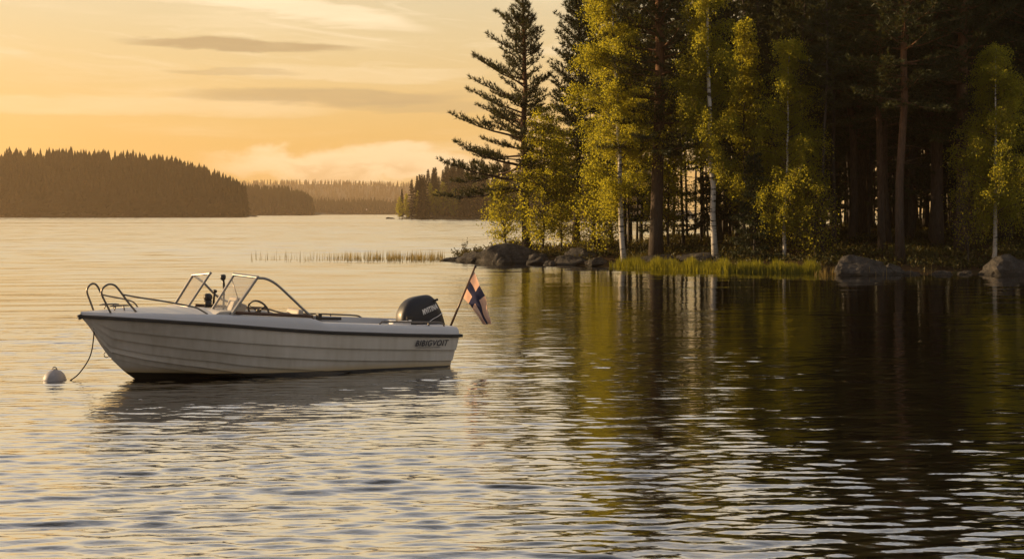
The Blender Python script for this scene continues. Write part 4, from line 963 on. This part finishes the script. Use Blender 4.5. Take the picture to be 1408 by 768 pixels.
def far_wood(name, label, seed, region, n, hmin, hmax, hill, wid=(.20, .30), tiers=9):
    rng = np.random.default_rng(seed); kinds = [far_tree(rng, 1.0, rng.uniform(*wid), tiers) for _ in range(10)]; out = []
    x0, x1, y0, y1 = region; c = 0
    while c < n:
        Y = y0 + (y1 - y0) * rng.random() ** 1.3; X = rng.uniform(x0(Y), x1(Y)); H = rng.uniform(hmin, hmax) * hill(X, Y)[1]; z = hill(X, Y)[0]
        k = kinds[rng.integers(10)]; a = rng.uniform(0, 6.28); s = rng.uniform(.8, 1.25)
        V = np.column_stack([(k[:, 0] * math.cos(a) - k[:, 1] * math.sin(a)) * H * s, (k[:, 0] * math.sin(a) + k[:, 1] * math.cos(a)) * H * s, k[:, 2] * H]) + np.array([X, Y, z]); out.append(V); c += 1
    V = np.concatenate(out); tag(np_mesh(name, V, 3, np.arange(len(V)), FAR_LEAF), label, 'wood', kind='stuff')
FLOOR = mat('far_forest_floor', (.035, .032, .018), .95)
def far_hill(name, pts, depth, hfun, nx=60, ny=14):     # low land under a far wood
    (xa, ya), (xb, yb) = pts; P = []
    for i in range(nx):
        t = i / (nx - 1); row = []
        for j in range(ny):
            s = j / (ny - 1); X = xa + (xb - xa) * t; Y = ya + (yb - ya) * t + depth * s; row.append((X, Y, hfun(X, Y)))
        P.append(row)
    mb = MB(); mb.grid(P, flip=False); tag(mb.build(name, FLOOR, None, smooth=True), kind='structure')
# left headland, 650 m off: photo profile of tree tops -> ground + trees
def left_h(X, Y):
    px = CX + X * F / Y; e = np.interp(px, [-400, 0, 120, 200, 240, 270, 300, 330, 343, 347], [.98, 1, 1, .92, .82, .70, .54, .34, .2, .08]); t = np.clip((Y - 655) / 70, 0, 1)
    return -.6 + 17.5 * max(0, e * 1.1 - .1) * t ** .6 * (px < 345), .62 + .38 * e
far_wood('left_headland_wood', 'dark conifer wood covering the near headland across the lake on the left', 51, (lambda Y: -330 - (Y - 650) * .5, lambda Y: (344 - CX) * Y / F - 2.0 - (0 if Y < 700 else (Y - 700) * .05), 655, 740), 2600, 14.5, 22.5, left_h)
far_hill('left_headland_ground', ((-340, 652), ((346 - CX) * 652 / F, 652)), 95, lambda X, Y: left_h(X, Y)[0])
def mid_h(X, Y):
    px = CX + X * F / Y; e = np.interp(px, [300, 345, 395, 420, 432], [1, 1, .9, .62, .3]); t = np.clip((Y - 990) / 80, 0, 1); return -.3 + 10 * max(0, e * 1.05 - .1) * t, .6 + .4 * e
far_wood('middle_headland_wood', 'hazy rounded conifer wood on the second headland in mid distance', 52, (lambda Y: (300 - CX) * Y / F, lambda Y: (430 - CX) * Y / F, 992, 1090), 700, 14, 18, mid_h, tiers=7)
far_hill('middle_headland_ground', (((290 - CX) * 990 / F, 990), ((432 - CX) * 990 / F, 990)), 120, lambda X, Y: mid_h(X, Y)[0])
def far_h(X, Y):
    t = np.clip((Y - 1320) / 120, 0, 1); return -.3 + 7 * t + 1.2 * math.sin(X * .02), 1
far_wood('far_shore_wood', 'faint flat conifer wood along the far shore between the headlands', 53, (lambda Y: (300 - CX) * Y / F, lambda Y: (800 - CX) * Y / F, 1325, 1430), 1300, 11, 14, far_h, tiers=6)
far_hill('far_shore_ground', (((290 - CX) * 1320 / F, 1320), ((830 - CX) * 1320 / F, 1320)), 140, lambda X, Y: far_h(X, Y)[0])
def ridge_h(X, Y):
    px = CX + X * F / Y; t = np.clip((Y - 2050) / 250, 0, 1); return 10 + 41 * t - .02 * abs(px - 450) + 1.5 * math.sin(X * .011), 1
far_wood('far_ridge_wood', 'palest wooded ridge on the skyline behind the far shore', 54, (lambda Y: (200 - CX) * Y / F, lambda Y: (860 - CX) * Y / F, 2060, 2360), 2600, 8, 11, ridge_h, tiers=5)
far_hill('far_ridge_ground', (((150 - CX) * 2040 / F, 2040), ((900 - CX) * 2040 / F, 2040)), 340, lambda X, Y: ridge_h(X, Y)[0])
# beacon on the far shore, reef rocks
p = at(504, 288.2, 1312); bc = empty('shore_beacon', (p.x, p.y, 0), 0, 'tiny pale beacon board on the far shore', 'beacon')
mb = MB(); mb.box((0, 0, 5.1), (.9, .15, 1.5)); mb.build('board', mat('beacon_white', (.8, .72, .66), .5), bc, bevel=.04); mb = MB(); mb.tube([(0, .3, -.4), (0, .3, 5.6)], .14, 8); mb.build('post', GREY_BARK, bc)
boulder('flat dark reef off the tip of the hazy spit', 536, 0, 446, 4.5, .75, 3, 31, sub=3, group=None, name='reef_rock', z0=-.1, cat='rock')
boulder('low rock at the right tip of the left headland', 349, 0, 650, 3.5, .9, 3, 32, sub=3, group=None, name='shore_rock', z0=-.1, cat='rock')
def spit():
    rng = np.random.default_rng(61)
    protos = [make_conifer('conifer', 71 + k, 17.0, .17, .07, (3.0, 2.5, 3.3)[k], ('spruce', 'hero', 'spruce')[k], .60, 6, None, .34, FAR_LEAF, GREY_BARK, 0, 4, .42, False, .06) for k in range(3)]
    bir = make_birch('birch_tree', 75, 12.0, .12, .10, 2.2, 3600, .9, (0, 0), GREY_BARK, .26)
    def gh(x, y): px = CX + x * F / y; return float(np.clip((px - 545) / 60, 0, 1) * np.clip((y - 444) / 20, 0, 1) * 3.0) - .12
    spots = [(549, 446), (553, 450), (559, 446.5), (566, 447), (575, 449), (583, 446), (591, 449), (600, 447), (610, 448), (616, 452), (624, 446), (634, 449), (643, 447), (652, 450), (661, 447), (672, 449)]
    for k in range(105): spots.append((rng.uniform(572, 905), rng.uniform(446, 478)))
    used = set(); 
    for i, (px, Y) in enumerate(spots):
        x = (px - CX) * Y / F; hm = float(np.interp(px, [545, 556, 575, 600, 630, 700, 900], [10.0, 12.0, 14.2, 16.6, 17.6, 18.5, 19.5])) * rng.uniform(.82, 1.06)
        b = (i in (0, 2, 4, 7, 10)) or rng.random() < .16; src = bir if b else protos[i % 3]; k = hm / (12.0 if b else 17.0) * (.72 if b else 1)
        lb = 'pale leafy birch in the hazy wood on the spit' if b else 'tall conifer in the hazy wood on the spit'
        if i == 1: lb = 'leftmost conifer at the tip of the hazy spit'
        if i == 0: lb = 'leftmost leafy tree at the tip of the hazy spit'
        loc = (x, Y, gh(x, Y)); sc = (k, k, k); rz = rng.uniform(0, 6.28); g = None if i in (0, 1) else ('birches on the spit' if b else 'conifers on the spit'); cat = 'birch tree' if b else 'conifer'
        if src.name not in used: used.add(src.name); src.location = loc; src.scale = sc; src.rotation_euler = (0, 0, rz); tag(src, lb, cat, g)
        else: dup(src, loc, rz, sc, (0, 0), lb, cat, g)
    far_hill('spit_ground', (((543 - CX) * 444 / F, 444), ((960 - CX) * 444 / F, 444)), 42, gh)
spit()

# ------------------------------------------------------------------ evening haze over the lake
def haze():
    mb = MB(); mb.box((0, 1150, 44), (3400, 2900, 94)); m = bpy.data.materials.new('haze'); m.use_nodes = True; nt = m.node_tree
    nt.nodes.remove(nt.nodes['Principled BSDF']); v = nt.nodes.new('ShaderNodeVolumePrincipled'); v.inputs['Color'].default_value = (1.0, .74, .46, 1); v.inputs['Density'].default_value = HAZE_D; v.inputs['Anisotropy'].default_value = .55
    nt.links.new(v.outputs[0], nt.nodes['Material Output'].inputs['Volume']); tag(mb.build('haze', m), kind='stuff')
HAZE_D = 0.00021
haze()
